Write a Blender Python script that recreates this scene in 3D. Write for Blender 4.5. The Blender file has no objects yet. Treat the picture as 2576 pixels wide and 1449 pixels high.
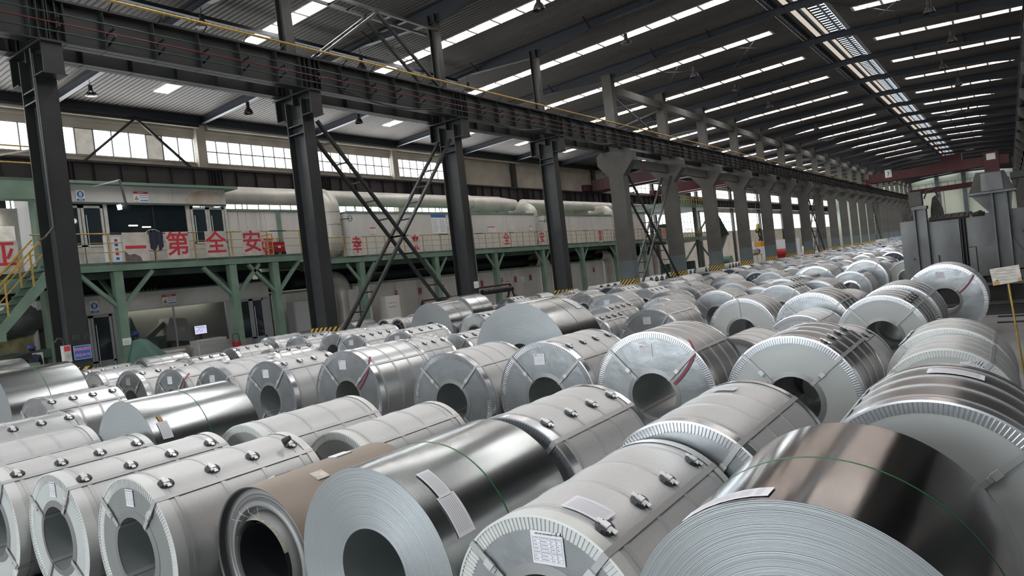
import bpy, bmesh, math, random
from mathutils import Vector, Matrix
random.seed(11)
sc = bpy.context.scene
H = 2.18                      # height of the lens above the hall floor
def r(z): return z + H        # heights below are surveyed from the lens level

# ---------------------------------------------------------------- camera
cd = bpy.data.cameras.new('camera'); cam = bpy.data.objects.new('camera', cd); sc.collection.objects.link(cam)
right = Vector((0.81263115, 0.57133496, -0.11492161)); down = Vector((-0.08447696, -0.07963095, -0.99323842)); fwd = Vector((-0.57662315, 0.81684471, -0.01644595))
cam.matrix_world = Matrix(((right.x, -down.x, -fwd.x, 0), (right.y, -down.y, -fwd.y, 0), (right.z, -down.z, -fwd.z, H), (0, 0, 0, 1)))
cd.sensor_width = 36; cd.lens = 36 * 1790 / 2576; cd.clip_start = .05; cd.clip_end = 600
sc.camera = cam

# ---------------------------------------------------------------- sky, daylight, exposure
w = bpy.data.worlds.new('overcast_sky'); sc.world = w; w.use_nodes = True
w.node_tree.nodes['Background'].inputs[0].default_value = (.86, .93, 1, 1)
w.node_tree.nodes['Background'].inputs[1].default_value = 2.2
sc.view_settings.view_transform = 'Standard'; sc.view_settings.look = 'None'; sc.view_settings.gamma = 1
sc.view_settings.use_curve_mapping = False; sc.view_settings.exposure = 0.22
SKY_PANE = 23.0     # skylight sheets and window panes, lit by the sky outside
def area(name, loc, rot, sx, sy, power, col=(1, 1, 1)):
    l = bpy.data.lights.new(name, 'AREA'); l.shape = 'RECTANGLE'; l.size = sx; l.size_y = sy; l.energy = power; l.color = col
    o = bpy.data.objects.new(name, l); o.location = loc; o.rotation_euler = rot; sc.collection.objects.link(o); return o
area('daylight_gate', (-9, -17.6, 5.0), (math.radians(90), 0, 0), 15, 9, 2400, (.88, .95, 1))            # open gate in the end behind the camera
area('daylight_left_windows', (-39.3, 34, r(9.9)), (0, math.radians(-90), 0), 1.4, 66, 2200, (.96, .98, 1))

# ---------------------------------------------------------------- helpers
def lk(o, parent=None):
    sc.collection.objects.link(o)
    if parent: o.parent = parent
    return o
def tag(o, label=None, cat=None, group=None, kind=None):
    if label: o['label'] = label
    if cat: o['category'] = cat
    if group: o['group'] = group
    if kind: o['kind'] = kind
    return o
def empty(name, loc=(0, 0, 0), label=None, cat=None, group=None, kind=None, rz=0):
    o = bpy.data.objects.new(name, None); o.location = loc; o.rotation_euler = (0, 0, rz); o.empty_display_size = .2
    lk(o); return tag(o, label, cat, group, kind)
class MB:
    def __init__(s): s.v = []; s.f = []; s.m = []; s.sm = []
    def add(s, vs, fs, mi=0, smooth=False):
        n = len(s.v); s.v += vs
        for f in fs: s.f.append(tuple(n + i for i in f)); s.m.append(mi); s.sm.append(smooth)
        return s
    def box(s, x0, x1, y0, y1, z0, z1, mi=0):
        return s.add([(x0,y0,z0),(x1,y0,z0),(x1,y1,z0),(x0,y1,z0),(x0,y0,z1),(x1,y0,z1),(x1,y1,z1),(x0,y1,z1)],
                     [(0,3,2,1),(4,5,6,7),(0,1,5,4),(1,2,6,5),(2,3,7,6),(3,0,4,7)], mi)
    def bar(s, a, b, w, h, up=(0, 0, 1), mi=0):          # rectangular bar from a to b
        a = Vector(a); b = Vector(b); d = (b - a).normalized(); u = Vector(up); sd = d.cross(u)
        if sd.length < 1e-4: sd = d.cross(Vector((1, 0, 0)))
        sd.normalize(); u = sd.cross(d); v = []
        for p in (a, b):
            for i, j in ((-1,-1),(1,-1),(1,1),(-1,1)): v.append(tuple(p + sd*(i*w/2) + u*(j*h/2)))
        return s.add(v, [(0,1,2,3),(4,7,6,5),(0,4,5,1),(1,5,6,2),(2,6,7,3),(3,7,4,0)], mi)
    def tube(s, a, b, ra, n=8, rb=None, mi=0, caps=True):
        a = Vector(a); b = Vector(b); rb = ra if rb is None else rb; d = (b - a).normalized()
        u = d.orthogonal().normalized(); w_ = d.cross(u); v = []
        for p, rr in ((a, ra), (b, rb)):
            for i in range(n):
                t = 2*math.pi*i/n; v.append(tuple(p + (u*math.cos(t) + w_*math.sin(t))*rr))
        s.add(v, [(i, (i+1) % n, n+(i+1) % n, n+i) for i in range(n)], mi, True)
        if caps: s.add(v[:n], [tuple(range(n))[::-1]], mi); s.add(v[n:], [tuple(range(n))], mi)
        return s
    def sweep(s, pts, ra, bn, n=22):                      # smooth pipe along a planar path, bn = normal of its plane
        bn = Vector(bn); P = [Vector(p) for p in pts]; v = []
        for i, p in enumerate(P):
            d = (P[min(i+1, len(P)-1)] - P[max(i-1, 0)]).normalized(); u = bn.cross(d).normalized()
            for j in range(n):
                t = 2*math.pi*j/n; v.append(tuple(p + (bn*math.cos(t) + u*math.sin(t))*ra))
        return s.add(v, [(n*i+j, n*i+(j+1) % n, n*(i+1)+(j+1) % n, n*(i+1)+j) for i in range(len(P)-1) for j in range(n)], 0, True)
    def path(s, pts, ra, n=8, mi=0):
        for a, b in zip(pts, pts[1:]): s.tube(a, b, ra, n, mi=mi)
        return s
    def lathe(s, prof, n=64, a0=0, a1=2*math.pi, mi=0, cx=0, cz=0, smooth=True):   # about the Y axis; prof = [(radius, y)...]
        full = abs(a1 - a0 - 2*math.pi) < 1e-6; m = n if full else n + 1
        for (r0, y0), (r1, y1) in zip(prof, prof[1:]):
            v = []
            for rr, yy in ((r0, y0), (r1, y1)):
                for i in range(m):
                    t = a0 + (a1-a0)*i/n; v.append((cx + rr*math.cos(t), yy, cz + rr*math.sin(t)))
            s.add(v, [(i, (i+1) % m, m + (i+1) % m, m + i) for i in range(n)], mi, smooth)
        return s
    def prism(s, poly, ax, c0, c1, mi=0):               # poly of 2D points, extruded along axis ax
        def P(p, c): return (c, p[0], p[1]) if ax == 'x' else (p[0], c, p[1]) if ax == 'y' else (p[0], p[1], c)
        n = len(poly); v = [P(p, c0) for p in poly] + [P(p, c1) for p in poly]
        return s.add(v, [tuple(range(n))[::-1], tuple(range(n, 2*n))] + [(i, (i+1) % n, n+(i+1) % n, n+i) for i in range(n)], mi)
    def mesh(s, name, mats):
        me = bpy.data.meshes.new(name); me.from_pydata(s.v, [], s.f)
        for m in (mats if isinstance(mats, (list, tuple)) else [mats]): me.materials.append(m)
        if any(s.m): me.polygons.foreach_set('material_index', s.m)
        if any(s.sm): me.polygons.foreach_set('use_smooth', s.sm)
        me.update(); return me
    def build(s, name, mats, parent=None, loc=(0, 0, 0)):
        o = bpy.data.objects.new(name, s.mesh(name, mats)); o.location = loc; return lk(o, parent)
def inst(name, me, parent=None, loc=(0, 0, 0), rot=(0, 0, 0), scale=(1, 1, 1)):
    o = bpy.data.objects.new(name, me); o.location = loc; o.rotation_euler = rot; o.scale = scale; return lk(o, parent)
def words(name, s, size, loc, face, m, parent=None, ext=.002, align='CENTER', sx=1.0, bold=.014):
    c = bpy.data.curves.new(name, 'FONT'); c.body = s; c.size = size; c.extrude = ext; c.align_x = align; c.align_y = 'CENTER'
    c.materials.append(m); c.resolution_u = 2; c.offset = bold*size
    o = bpy.data.objects.new(name, c); o.location = loc; o.scale = (sx, 1, 1)
    o.rotation_euler = (math.pi/2, 0, math.pi/2) if face == 'x' else (math.pi/2, 0, 0)
    TEXTS.append(o); return lk(o, parent)
TEXTS = []
def texts_to_mesh():                                       # real meshes instead of font objects
    dg = bpy.context.evaluated_depsgraph_get()
    for o in TEXTS:
        me = bpy.data.meshes.new_from_object(o.evaluated_get(dg)); n = bpy.data.objects.new('x', me); nm = o.name
        n.parent = o.parent; n.location = o.location; n.rotation_euler = o.rotation_euler; n.scale = o.scale
        for k_ in o.keys():
            if not k_.startswith('cycles'): n[k_] = o[k_]
        bpy.data.objects.remove(o); n.name = nm; sc.collection.objects.link(n)

# ---------------------------------------------------------------- materials
def mat(name, col, rough=.5, metal=0., emit=None, es=0., noise=0, nscale=3., stretch=(1, 1, 1), bump=0., bscale=20., col2=None, alpha=None, rvar=0., stripes=None, lines=None):
    m = bpy.data.materials.new(name); m.use_nodes = True; nt = m.node_tree; N = nt.nodes; Lk = nt.links; b = N['Principled BSDF']
    b.inputs['Base Color'].default_value = (*col, 1); b.inputs['Roughness'].default_value = rough; b.inputs['Metallic'].default_value = metal
    tc = N.new('ShaderNodeTexCoord')
    def nz(scale, detail=3.):
        mp = N.new('ShaderNodeMapping'); mp.inputs['Scale'].default_value = stretch; Lk.new(tc.outputs['Object'], mp.inputs[0])
        t = N.new('ShaderNodeTexNoise'); t.inputs['Scale'].default_value = scale; t.inputs['Detail'].default_value = detail; Lk.new(mp.outputs[0], t.inputs['Vector']); return t
    if noise:
        t = nz(nscale, 5); mx = N.new('ShaderNodeMix'); mx.data_type = 'RGBA'
        rp = N.new('ShaderNodeMapRange'); rp.inputs[1].default_value = .5 - .22; rp.inputs[2].default_value = .5 + .22; Lk.new(t.outputs[0], rp.inputs[0])
        c2 = col2 or tuple(c*(1-noise) for c in col); c1 = col if col2 else tuple(min(1, c*(1+noise*.35)) for c in col)
        mx.inputs[6].default_value = (*c1, 1); mx.inputs[7].default_value = (*c2, 1); Lk.new(rp.outputs[0], mx.inputs[0]); Lk.new(mx.outputs[2], b.inputs['Base Color'])
        if rvar:
            r2 = N.new('ShaderNodeMapRange'); r2.inputs[3].default_value = rough - rvar; r2.inputs[4].default_value = rough + rvar
            Lk.new(t.outputs[0], r2.inputs[0]); Lk.new(r2.outputs[0], b.inputs['Roughness'])
    if bump:
        t = nz(bscale, 4); bp = N.new('ShaderNodeBump'); bp.inputs['Strength'].default_value = bump; bp.inputs['Distance'].default_value = .02
        Lk.new(t.outputs[0], bp.inputs['Height']); Lk.new(bp.outputs[0], b.inputs['Normal'])
    if lines:                                              # wound layers: fine rings about the Y axis
        sx = N.new('ShaderNodeSeparateXYZ'); Lk.new(tc.outputs['Object'], sx.inputs[0])
        cb = N.new('ShaderNodeCombineXYZ'); Lk.new(sx.outputs[0], cb.inputs[0]); Lk.new(sx.outputs[2], cb.inputs[1])
        ln = N.new('ShaderNodeVectorMath'); ln.operation = 'LENGTH'; Lk.new(cb.outputs[0], ln.inputs[0])
        t = N.new('ShaderNodeTexNoise'); t.noise_dimensions = '1D'; t.inputs['Scale'].default_value = lines; t.inputs['Detail'].default_value = 6
        Lk.new(ln.outputs['Value'], t.inputs['W'])
        bp = N.new('ShaderNodeBump'); bp.inputs['Strength'].default_value = .35; bp.inputs['Distance'].default_value = .01
        Lk.new(t.outputs[0], bp.inputs['Height']); Lk.new(bp.outputs[0], b.inputs['Normal'])
        mx = N.new('ShaderNodeMix'); mx.data_type = 'RGBA'; rp = N.new('ShaderNodeMapRange'); rp.inputs[1].default_value = .32; rp.inputs[2].default_value = .62
        Lk.new(t.outputs[0], rp.inputs[0]); Lk.new(rp.outputs[0], mx.inputs[0])
        mx.inputs[6].default_value = (*(col2 or tuple(c*.5 for c in col)), 1); mx.inputs[7].default_value = (*col, 1); Lk.new(mx.outputs[2], b.inputs['Base Color'])
    if stripes:                                            # painted diagonal hazard bands
        sx = N.new('ShaderNodeSeparateXYZ'); Lk.new(tc.outputs['Object'], sx.inputs[0])
        def mth(op, a, bb):
            q = N.new('ShaderNodeMath'); q.operation = op
            for i, k in enumerate((a, bb)):
                if isinstance(k, (int, float)): q.inputs[i].default_value = k
                else: Lk.new(k, q.inputs[i])
            return q.outputs[0]
        s_ = mth('SUBTRACT', mth('ADD', sx.outputs[0], sx.outputs[1]), sx.outputs[2])
        g = mth('GREATER_THAN', mth('FRACT', mth('MULTIPLY', s_, stripes), 0), .5)
        mx = N.new('ShaderNodeMix'); mx.data_type = 'RGBA'; Lk.new(g, mx.inputs[0]); mx.inputs[6].default_value = (*col, 1); mx.inputs[7].default_value = (*col2, 1); Lk.new(mx.outputs[2], b.inputs['Base Color'])
    if emit: b.inputs['Emission Color'].default_value = (*emit, 1); b.inputs['Emission Strength'].default_value = es
    return m
M = {}
M['floor'] = mat('hall_concrete', (.16, .155, .15), .55, noise=.35, nscale=.6, bump=.1, bscale=8, rvar=.12)
M['roof'] = mat('painted_roof_sheet', (.115, .104, .094), .65, noise=.35, nscale=.35, stretch=(.3, 1, 1), col2=(.06, .052, .046))
M['rafter'] = mat('dark_blue_grey_steel', (.022, .027, .036), .5)
M['dark_steel'] = mat('dark_painted_steel', (.024, .025, .0245), .42, noise=.3, nscale=1.5)
M['steel_web'] = mat('lit_web_steel', (.045, .048, .05), .45, noise=.25, nscale=2)  # lighter copy of the column steel; light on the web put into colour
M['wall_steel'] = mat('brownish_crane_beam', (.04, .034, .035), .55, noise=.3, nscale=1)
M['black'] = mat('black_iron', (.015, .015, .016), .5)
M['yellow'] = mat('yellow_rail_paint', (.48, .30, .06), .5, noise=.35, nscale=9)
M['red_line'] = mat('red_conductor', (.14, .02, .025), .5)
M['cyan_line'] = mat('teal_conductor', (.02, .05, .05), .5)
M['concrete'] = mat('column_concrete', (.085, .082, .074), .8, noise=.25, nscale=1.2, bump=.15, bscale=15)
M['bluegrey'] = mat('blue_grey_plinth_paint', (.10, .125, .13), .6, noise=.2, nscale=1)
M['hazard'] = mat('hazard_paint', (.02, .02, .02), .5, col2=(.62, .42, .08), stripes=4.2)
M['grey_wall'] = mat('grey_wall_panel', (.34, .35, .355), .8, noise=.2, nscale=.5)
M['cream'] = mat('cream_plaster', (.60, .55, .47), .85, noise=.22, nscale=.7, bump=.1, bscale=6)
M['pane'] = mat('daylit_window_pane', (.8, .8, .8), .5, emit=(.95, .985, 1), es=3.6)
M['sky_pane'] = mat('daylit_skylight_sheet', (.8, .8, .75), .5, emit=(.97, .985, 1), es=SKY_PANE)
M['sky_frame'] = mat('skylight_kerb', (.72, .62, .56), .6, noise=.3, nscale=1.5)
M['win_frame'] = mat('window_frame', (.16, .16, .155), .6)
M['dirty_pane'] = mat('stained_window_board', (.60, .57, .52), .6, noise=.5, nscale=2.5, emit=(.9, .85, .75), es=.25)
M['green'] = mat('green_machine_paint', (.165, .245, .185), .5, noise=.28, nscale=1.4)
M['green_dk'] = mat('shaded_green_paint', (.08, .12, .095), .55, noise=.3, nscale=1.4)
M['panel'] = mat('off_white_wall_panel', (.56, .545, .51), .5, noise=.14, nscale=1.3, stretch=(1, 1, .35))
M['rust'] = mat('rust_stain', (.40, .31, .20), .8, noise=.5, nscale=2.2, col2=(.53, .50, .45))
M['frame_w'] = mat('pale_door_frame', (.50, .48, .44), .5, noise=.2, nscale=5)
M['alu'] = mat('grey_aluminium_frame', (.42, .43, .43), .4, .3)
M['glass'] = mat('dark_window_glass', (.025, .035, .04), .06)
M['sign'] = mat('aged_sign_board', (.58, .53, .46), .7, noise=.25, nscale=3)
M['sign_w'] = mat('white_sign', (.75, .76, .76), .5)
M['red'] = mat('red_sign_paint', (.52, .035, .055), .6)
M['dkred'] = mat('dark_red_paint', (.30, .02, .03), .6)
M['blue'] = mat('blue_sign_paint', (.03, .12, .35), .5)
M['ltblue'] = mat('pale_blue_notice', (.35, .5, .72), .5)
M['lilac'] = mat('pink_sign_ink', (.75, .25, .35), .5)
M['ink'] = mat('dark_print', (.10, .10, .11), .6)
M['greyink'] = mat('grey_print', (.35, .35, .36), .6)
M['duct'] = mat('galvanised_duct', (.50, .48, .43), .42, .25, noise=.2, nscale=1.2, bump=.12, bscale=3)
M['pipe'] = mat('dark_under_pipe', (.03, .035, .04), .6)
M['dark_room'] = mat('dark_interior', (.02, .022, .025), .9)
M['room'] = mat('control_room_wall', (.30, .31, .30), .7)
M['lamp_on'] = mat('lit_lamp', (1, 1, 1), .5, emit=(.9, 1, .95), es=14)
M['tube_on'] = mat('lit_tube', (1, 1, 1), .5, emit=(1, .95, .8), es=9)
M['screen'] = mat('computer_screen', (.2, .2, .3), .4, emit=(.62, .62, .85), es=.8)
M['tarp'] = mat('dark_green_tarpaulin', (.018, .075, .055), .6, noise=.3, nscale=3, bump=.3, bscale=4)
M['firered'] = mat('fire_red', (.33, .012, .02), .35)
M['helmet'] = mat('blue_helmet', (.03, .035, .30), .3)
M['skin'] = mat('skin', (.42, .27, .20), .6)
M['cloth'] = mat('dark_work_clothes', (.03, .03, .05), .9)
M['hair'] = mat('black_hair', (.01, .01, .01), .7)
M['yroll'] = mat('yellow_roll', (.52, .46, .10), .45)
M['maroon'] = mat('maroon_steel', (.07, .012, .016), .55, noise=.3, nscale=1)
M['crane'] = mat('crane_red', (.075, .014, .018), .55, noise=.3, nscale=.6)
M['tank'] = mat('weathered_grey_plate', (.12, .12, .118), .42, .35, noise=.45, nscale=1.6, stretch=(1, 1, .45), bump=.15, bscale=6, rvar=.12)
M['tank_dk'] = mat('oily_dark_plate', (.05, .046, .04), .5, .2, noise=.5, nscale=2.5)
M['debris'] = mat('dark_debris', (.05, .045, .04), .9, noise=.4, nscale=6)
M['paper'] = mat('white_paper', (.74, .74, .78), .6)
M['card'] = mat('worn_card', (.62, .58, .50), .8, noise=.4, nscale=14, stretch=(1, 1, 5))
M['tape'] = mat('brown_tape', (.42, .27, .08), .6)
M['endwall'] = mat('pale_green_end_wall', (.60, .66, .55), .8)
M['orange'] = mat('orange_block', (.65, .30, .03), .5)
# coil finishes
M['W'] = mat('white_galvanised_wrap', (.53, .535, .53), .40, .38, noise=.07, nscale=60, bump=.03, bscale=120)
M['Mt'] = mat('bright_zinc_wrap', (.62, .63, .635), .30, .8, noise=.12, nscale=2.5, stretch=(1, .25, 1))
M['G'] = mat('grey_zinc_wrap', (.33, .33, .325), .36, .55, noise=.15, nscale=2.5, stretch=(1, .3, 1))
M['D'] = mat('dark_zinc_wrap', (.19, .185, .18), .28, .7, noise=.2, nscale=2.2, stretch=(1, .3, 1))
M['bare'] = mat('bare_rolled_steel', (.40, .42, .42), .23, 1., noise=.10, nscale=2.2, stretch=(3, .12, 3), rvar=.05)
M['bare_dark'] = mat('mirror_rolled_steel', (.36, .35, .345), .15, 1., noise=.12, nscale=2.2, stretch=(4, .12, 4), rvar=.05)
M['layers'] = mat('wound_steel_layers', (.40, .425, .43), .42, .55, lines=260, col2=(.27, .29, .295))
M['klayers'] = mat('dark_wound_layers', (.34, .34, .33), .5, .5, lines=26, col2=(.06, .06, .06))
M['kraft'] = mat('brown_kraft_wrap', (.27, .215, .175), .5, .1, noise=.25, nscale=4, stretch=(1, .3, 1), col2=(.21, .165, .13), bump=.15, bscale=7)
M['fw'] = mat('pale_end_disc', (.47, .49, .475), .5, .15, noise=.05, nscale=3)
M['fz'] = mat('crumpled_zinc_disc', (.44, .465, .475), .33, .75, noise=.35, nscale=2.5, bump=.45, bscale=3.0, rvar=.1)
M['fg'] = mat('grey_end_disc', (.25, .262, .25), .45, .3, noise=.06, nscale=3)
M['fk'] = mat('dark_end_disc', (.05, .06, .085), .4, .3)
M['rw'] = mat('white_fluted_ring', (.62, .63, .61), .42, .3)
M['rz'] = mat('zinc_fluted_ring', (.74, .75, .77), .22, .9)
M['bore'] = mat('bore_lining', (.34, .37, .365), .45, .35)
M['grommet'] = mat('grey_bore_ring', (.27, .27, .26), .4, .5)
M['strap'] = mat('steel_strap', (.47, .47, .465), .38, .4)
M['pad'] = mat('black_rubber_pad', (.018, .02, .023), .45)
M['clip'] = mat('bright_strap_seal', (.72, .72, .72), .35, .6)
M['gstrap'] = mat('green_plastic_strap', (.015, .12, .035), .4)
M['spray'] = mat('red_spray_paint', (.25, .06, .09), .6)

# ================================================================ SETTING
XC, X0, XR = -20.44, -40.2, 15.5
BAY = 8.43
def YK(k): return 8.6 + BAY*k
KN = 24; YEND = 212.0; YBACK = -18.0
def zr(x): return r(13.3 - .048*abs(x + 8.7))
MB().box(X0-.3, XR+.3, YBACK-.3, YEND+.3, -.3, 0).build('floor', M['floor'])['kind'] = 'structure'

# roof: corrugated sheets, skylight strips, rafters
ceiling = empty('ceiling', kind='structure')
def corr(x0, x1, y0, y1):
    b = MB(); n = max(1, round((y1-y0)/.26)); st = (y1-y0)/n; pr = []
    for i in range(n):
        a = y0 + i*st; pr += [(a, 0), (a+st*.6, 0), (a+st*.7, .045), (a+st*.9, .045)]
    pr.append((y1, 0)); v = []
    for x in (x0, x1):
        for (y, dz) in pr: v.append((x, y, zr(x)+dz))
    m = len(pr); b.add(v, [(i, i+1, m+i+1, m+i) for i in range(m-1)])
    return b.build('roof_panel', M['roof'], ceiling)
def kerb(b, x0, x1, y0, y1, h=.26):
    for (a, c) in ((y0-.03, y0), (y1, y1+.03)):
        v = [(x0, a, zr(x0)-.02), (x1, a, zr(x1)-.02), (x1, c, zr(x1)-.02), (x0, c, zr(x0)-.02), (x0, a, zr(x0)+h), (x1, a, zr(x1)+h), (x1, c, zr(x1)+h), (x0, c, zr(x0)+h)]
        b.add(v, [(0,3,2,1),(4,5,6,7),(0,1,5,4),(1,2,6,5),(2,3,7,6),(3,0,4,7)])
def pane_mb(b, x0, x1, y0, y1, h=.26):
    b.add([(x0, y0, zr(x0)+h), (x1, y0, zr(x1)+h), (x1, y1, zr(x1)+h), (x0, y1, zr(x0)+h)], [(0,1,2,3)])
for k in range(-3, KN):
    y0, y1 = YK(k), YK(k+1)
    if k == -3: y0 = YBACK
    ym = (YK(k)+YK(k+1))/2; sa, sb = ym-.4, ym+.4
    corr(X0, -10.1, y0, sa); corr(X0, -10.1, sb, y1); corr(-7.2, XR, y0, sa); corr(-7.2, XR, sb, y1)
    corr(X0, -36.4, sa, sb); corr(-35.0, -29.1, sa, sb); corr(-11.0, -10.1, sa, sb); corr(-7.2, -6.4, sa, sb); corr(2.6, XR, sa, sb)
    fr = MB(); far = MB()
    spans = [(-36.4, -35.0, 1), (-29.1, -11.0, 12), (-6.4, 2.6, 6)]
    for (a, c, n) in spans:
        kerb(fr, a, c, sa, sb); st = (c-a)/n
        for i in range(n+1):
            xx = a + i*st; fr.box(xx-.07, xx+.07, sa, sb, zr(xx)-.04, zr(xx)+.2)
        for i in range(n):
            if k < 10 and k >= 0:
                p = MB(); pane_mb(p, a+i*st+.07, a+(i+1)*st-.07, sa, sb); p.build('skylight_pane', M['sky_pane'], ceiling)
            else: pane_mb(far, a+i*st+.07, a+(i+1)*st-.07, sa, sb)
    fr.build('skylight_kerb', M['sky_frame'], ceiling)
    if far.v: far.build('skylight_strip', M['sky_pane'], ceiling)['kind'] = 'stuff'
# rafters, tapered plate girders
for k in range(-2, KN+1):
    y = YK(k); b = MB()
    def low(x):
        d = min(abs(x-XC), abs(x-2.0)); return zr(x) - .42 - .45*max(0, 1-d/4.5)
    xs = [X0, -36, -31, -27, -25, -22.5, XC, -18.4, -16, -13, -8.7, -5, -2.5, -.5, 2.0, 4.5, 7, 11, XR]
    for a, c in zip(xs, xs[1:]):
        b.add([(a, y, low(a)), (c, y, low(c)), (c, y, zr(c)-.03), (a, y, zr(a)-.03)], [(0,1,2,3)])
        b.bar((a, y, low(a)), (c, y, low(c)), .26, .025); b.bar((a, y, zr(a)-.05), (c, y, zr(c)-.05), .26, .025)
    ro = b.build('rafter', M['rafter'], ceiling)
    if 0 <= k < 7:
        for x in (-33, -29.5, -24.5, -17, -13.5, -4.5, -1.5):
            for s in (-1, 1): MB().bar((x, y+s*.08, low(x)+.05), (x, y+s*.75, zr(x)-.06), .06, .06).build('fly_brace', M['black'], ceiling)
# longitudinal roof ties
for x, z, h in ((-26.3, 11.95, .16), (-39.6, 11.35, .45)):
    MB().box(x-.1, x+.1, YBACK, 34 if x > -30 else YEND, r(z), r(z+h)).build('roof_tie', M['rafter'], ceiling)
for k in (4, 10, 16):
    for (xa, xb) in ((XC+.5, -15), (-15, -10), (-7, -2.5)):
        for s in (0, 1): MB().tube((xa, YK(k+s), zr(xa)-.5), (xb, YK(k+1-s), zr(xb)-.5), .016, 5).build('brace_rod', M['dark_steel'], ceiling)
# ridge monitor: opening with lattice side, glazed roof and dark sheeted leeward side
rl, rr = -10.1, -7.2
mon = empty('ridge_monitor', label='long raised ridge skylight with lattice side and striped glazing running down the roof', cat='skylight')
gl = MB(); ba = MB(); dk = MB(); la = MB(); tan = MB()
zt = zr(-8.7)
for k in range(-3, KN):
    y0, y1 = YK(k), YK(k+1)
    n = 14
    for i in range(n):
        a = y0 + (y1-y0)*i/n; c = a + (y1-y0)/n
        gl.add([(-9.0, a+.06, zt+.95), (-8.1, a+.16, zt+.95), (-8.1, c-.1, zt+.95), (-9.0, c-.16, zt+.95)], [(0,1,2,3)])
        ba.box(-9.05, -8.05, c-.18, c+.18, zt+.93, zt+.94)
        dk.bar((-7.95, a, zt+.85), (-7.25, a+.35, zt-.02), .03, .04)
        la.bar((-9.95, a, zt-.02), (-9.95, c, zt+.42), .035, .035); la.bar((-9.95, c, zt-.02), (-9.95, a, zt+.42), .035, .035)
    tan.add([(-9.78, y0, zt+.4), (-9.78, y1, zt+.4), (-9.1, y1, zt+.95), (-9.1, y0, zt+.95)], [(0,1,2,3)])
for x, z in ((-9.95, zt), (-9.95, zt+.42), (-9.3, zt-.1)): la.box(x-.05, x+.05, YBACK, YEND, z-.05, z+.05)
gl.build('striped_glazing', mat('striped_ridge_glazing', (.8, .8, .8), .5, emit=(.85, .93, 1), es=1.5), mon)['kind'] = 'stuff'; ba.build('glazing_bars', M['rafter'], mon)['kind'] = 'stuff'
dk.build('purlin_struts', M['alu'], mon)['kind'] = 'stuff'; la.build('lattice_truss', M['rafter'], mon)
tan.build('translucent_side', mat('translucent_side_sheet', (.8, .7, .6), .6, emit=(1, .86, .72), es=.5, noise=.3, nscale=2), mon)
d2 = MB(); d2.add([(-8.05, YBACK, zt+.97), (-8.05, YEND, zt+.97), (-7.15, YEND, zt-.05), (-7.15, YBACK, zt-.05)], [(0,1,2,3)])
d2.box(-10.1, -9.75, YBACK, YEND, zt+.4, zt+.44); d2.add([(-10.1, YBACK, zt-.05), (-10.1, YEND, zt-.05), (-10.1, YEND, zt+.44), (-10.1, YBACK, zt+.44)], [(0,1,2,3)])
d2.add([(-9.1, YBACK, zt+.95), (-9.1, YEND, zt+.95), (-9.0, YEND, zt+.97), (-9.0, YBACK, zt+.97)], [(0,1,2,3)])
d2.build('dark_side_sheeting', M['roof'], mon)
MB().box(-9.12, -8.98, YBACK, YEND, zt+.2, zt+.42).build('ridge_beam', M['rafter'], mon)
MB().tube((-8.25, YBACK, zt+.7), (-8.25, YEND, zt+.7), .07, 6).build('service_pipe', M['ltblue'], mon)

# walls
def winband(b, X, y0, y1, z0, z1, th=.3): b.box(X-th, X, y0, y1, r(z0), r(z1))
wl = empty('wall_left', kind='structure')
for nm, z0, z1 in (('plinth_panel', -H, 3.5), ('spandrel_panel', 6.75, 9.15), ('parapet_panel', 10.6, 12.1)):
    for k in range(-3, KN):
        y0 = max(YBACK, YK(k)); b = MB(); winband(b, X0, y0, YK(k+1), z0, z1); b.build(nm, M['cream'], wl)
def plain(k): return 5 <= k <= 8
for k in range(-3, KN):
    y0 = max(YBACK, YK(k))
    if plain(k):
        b = MB(); winband(b, X0, y0, YK(k+1), 3.5, 6.75); winband(b, X0, y0, YK(k+1), 9.15, 10.6); b.build('infill_panel', M['cream'], wl)
    MB().box(X0, X0+.35, YK(k)-.3, YK(k)+.3, 0, r(11.6)).build('pilaster', M['cream'] if k < 5 else M['concrete'], wl)
MB().box(X0, X0+.12, YBACK, YEND, r(11.0), r(11.12)).build('string_course', M['cream'], wl)
MB().tube((X0+.45, YBACK, r(11.25)), (X0+.45, 25.3, r(11.25)), .11, 10).build('gutter_pipe', M['cream'], wl)
MB().tube((X0+.45, 25.9, r(11.25)), (X0+.45, 60, r(11.25)), .11, 10).build('gutter_pipe', M['cream'], wl)
nwin = 0
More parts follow.
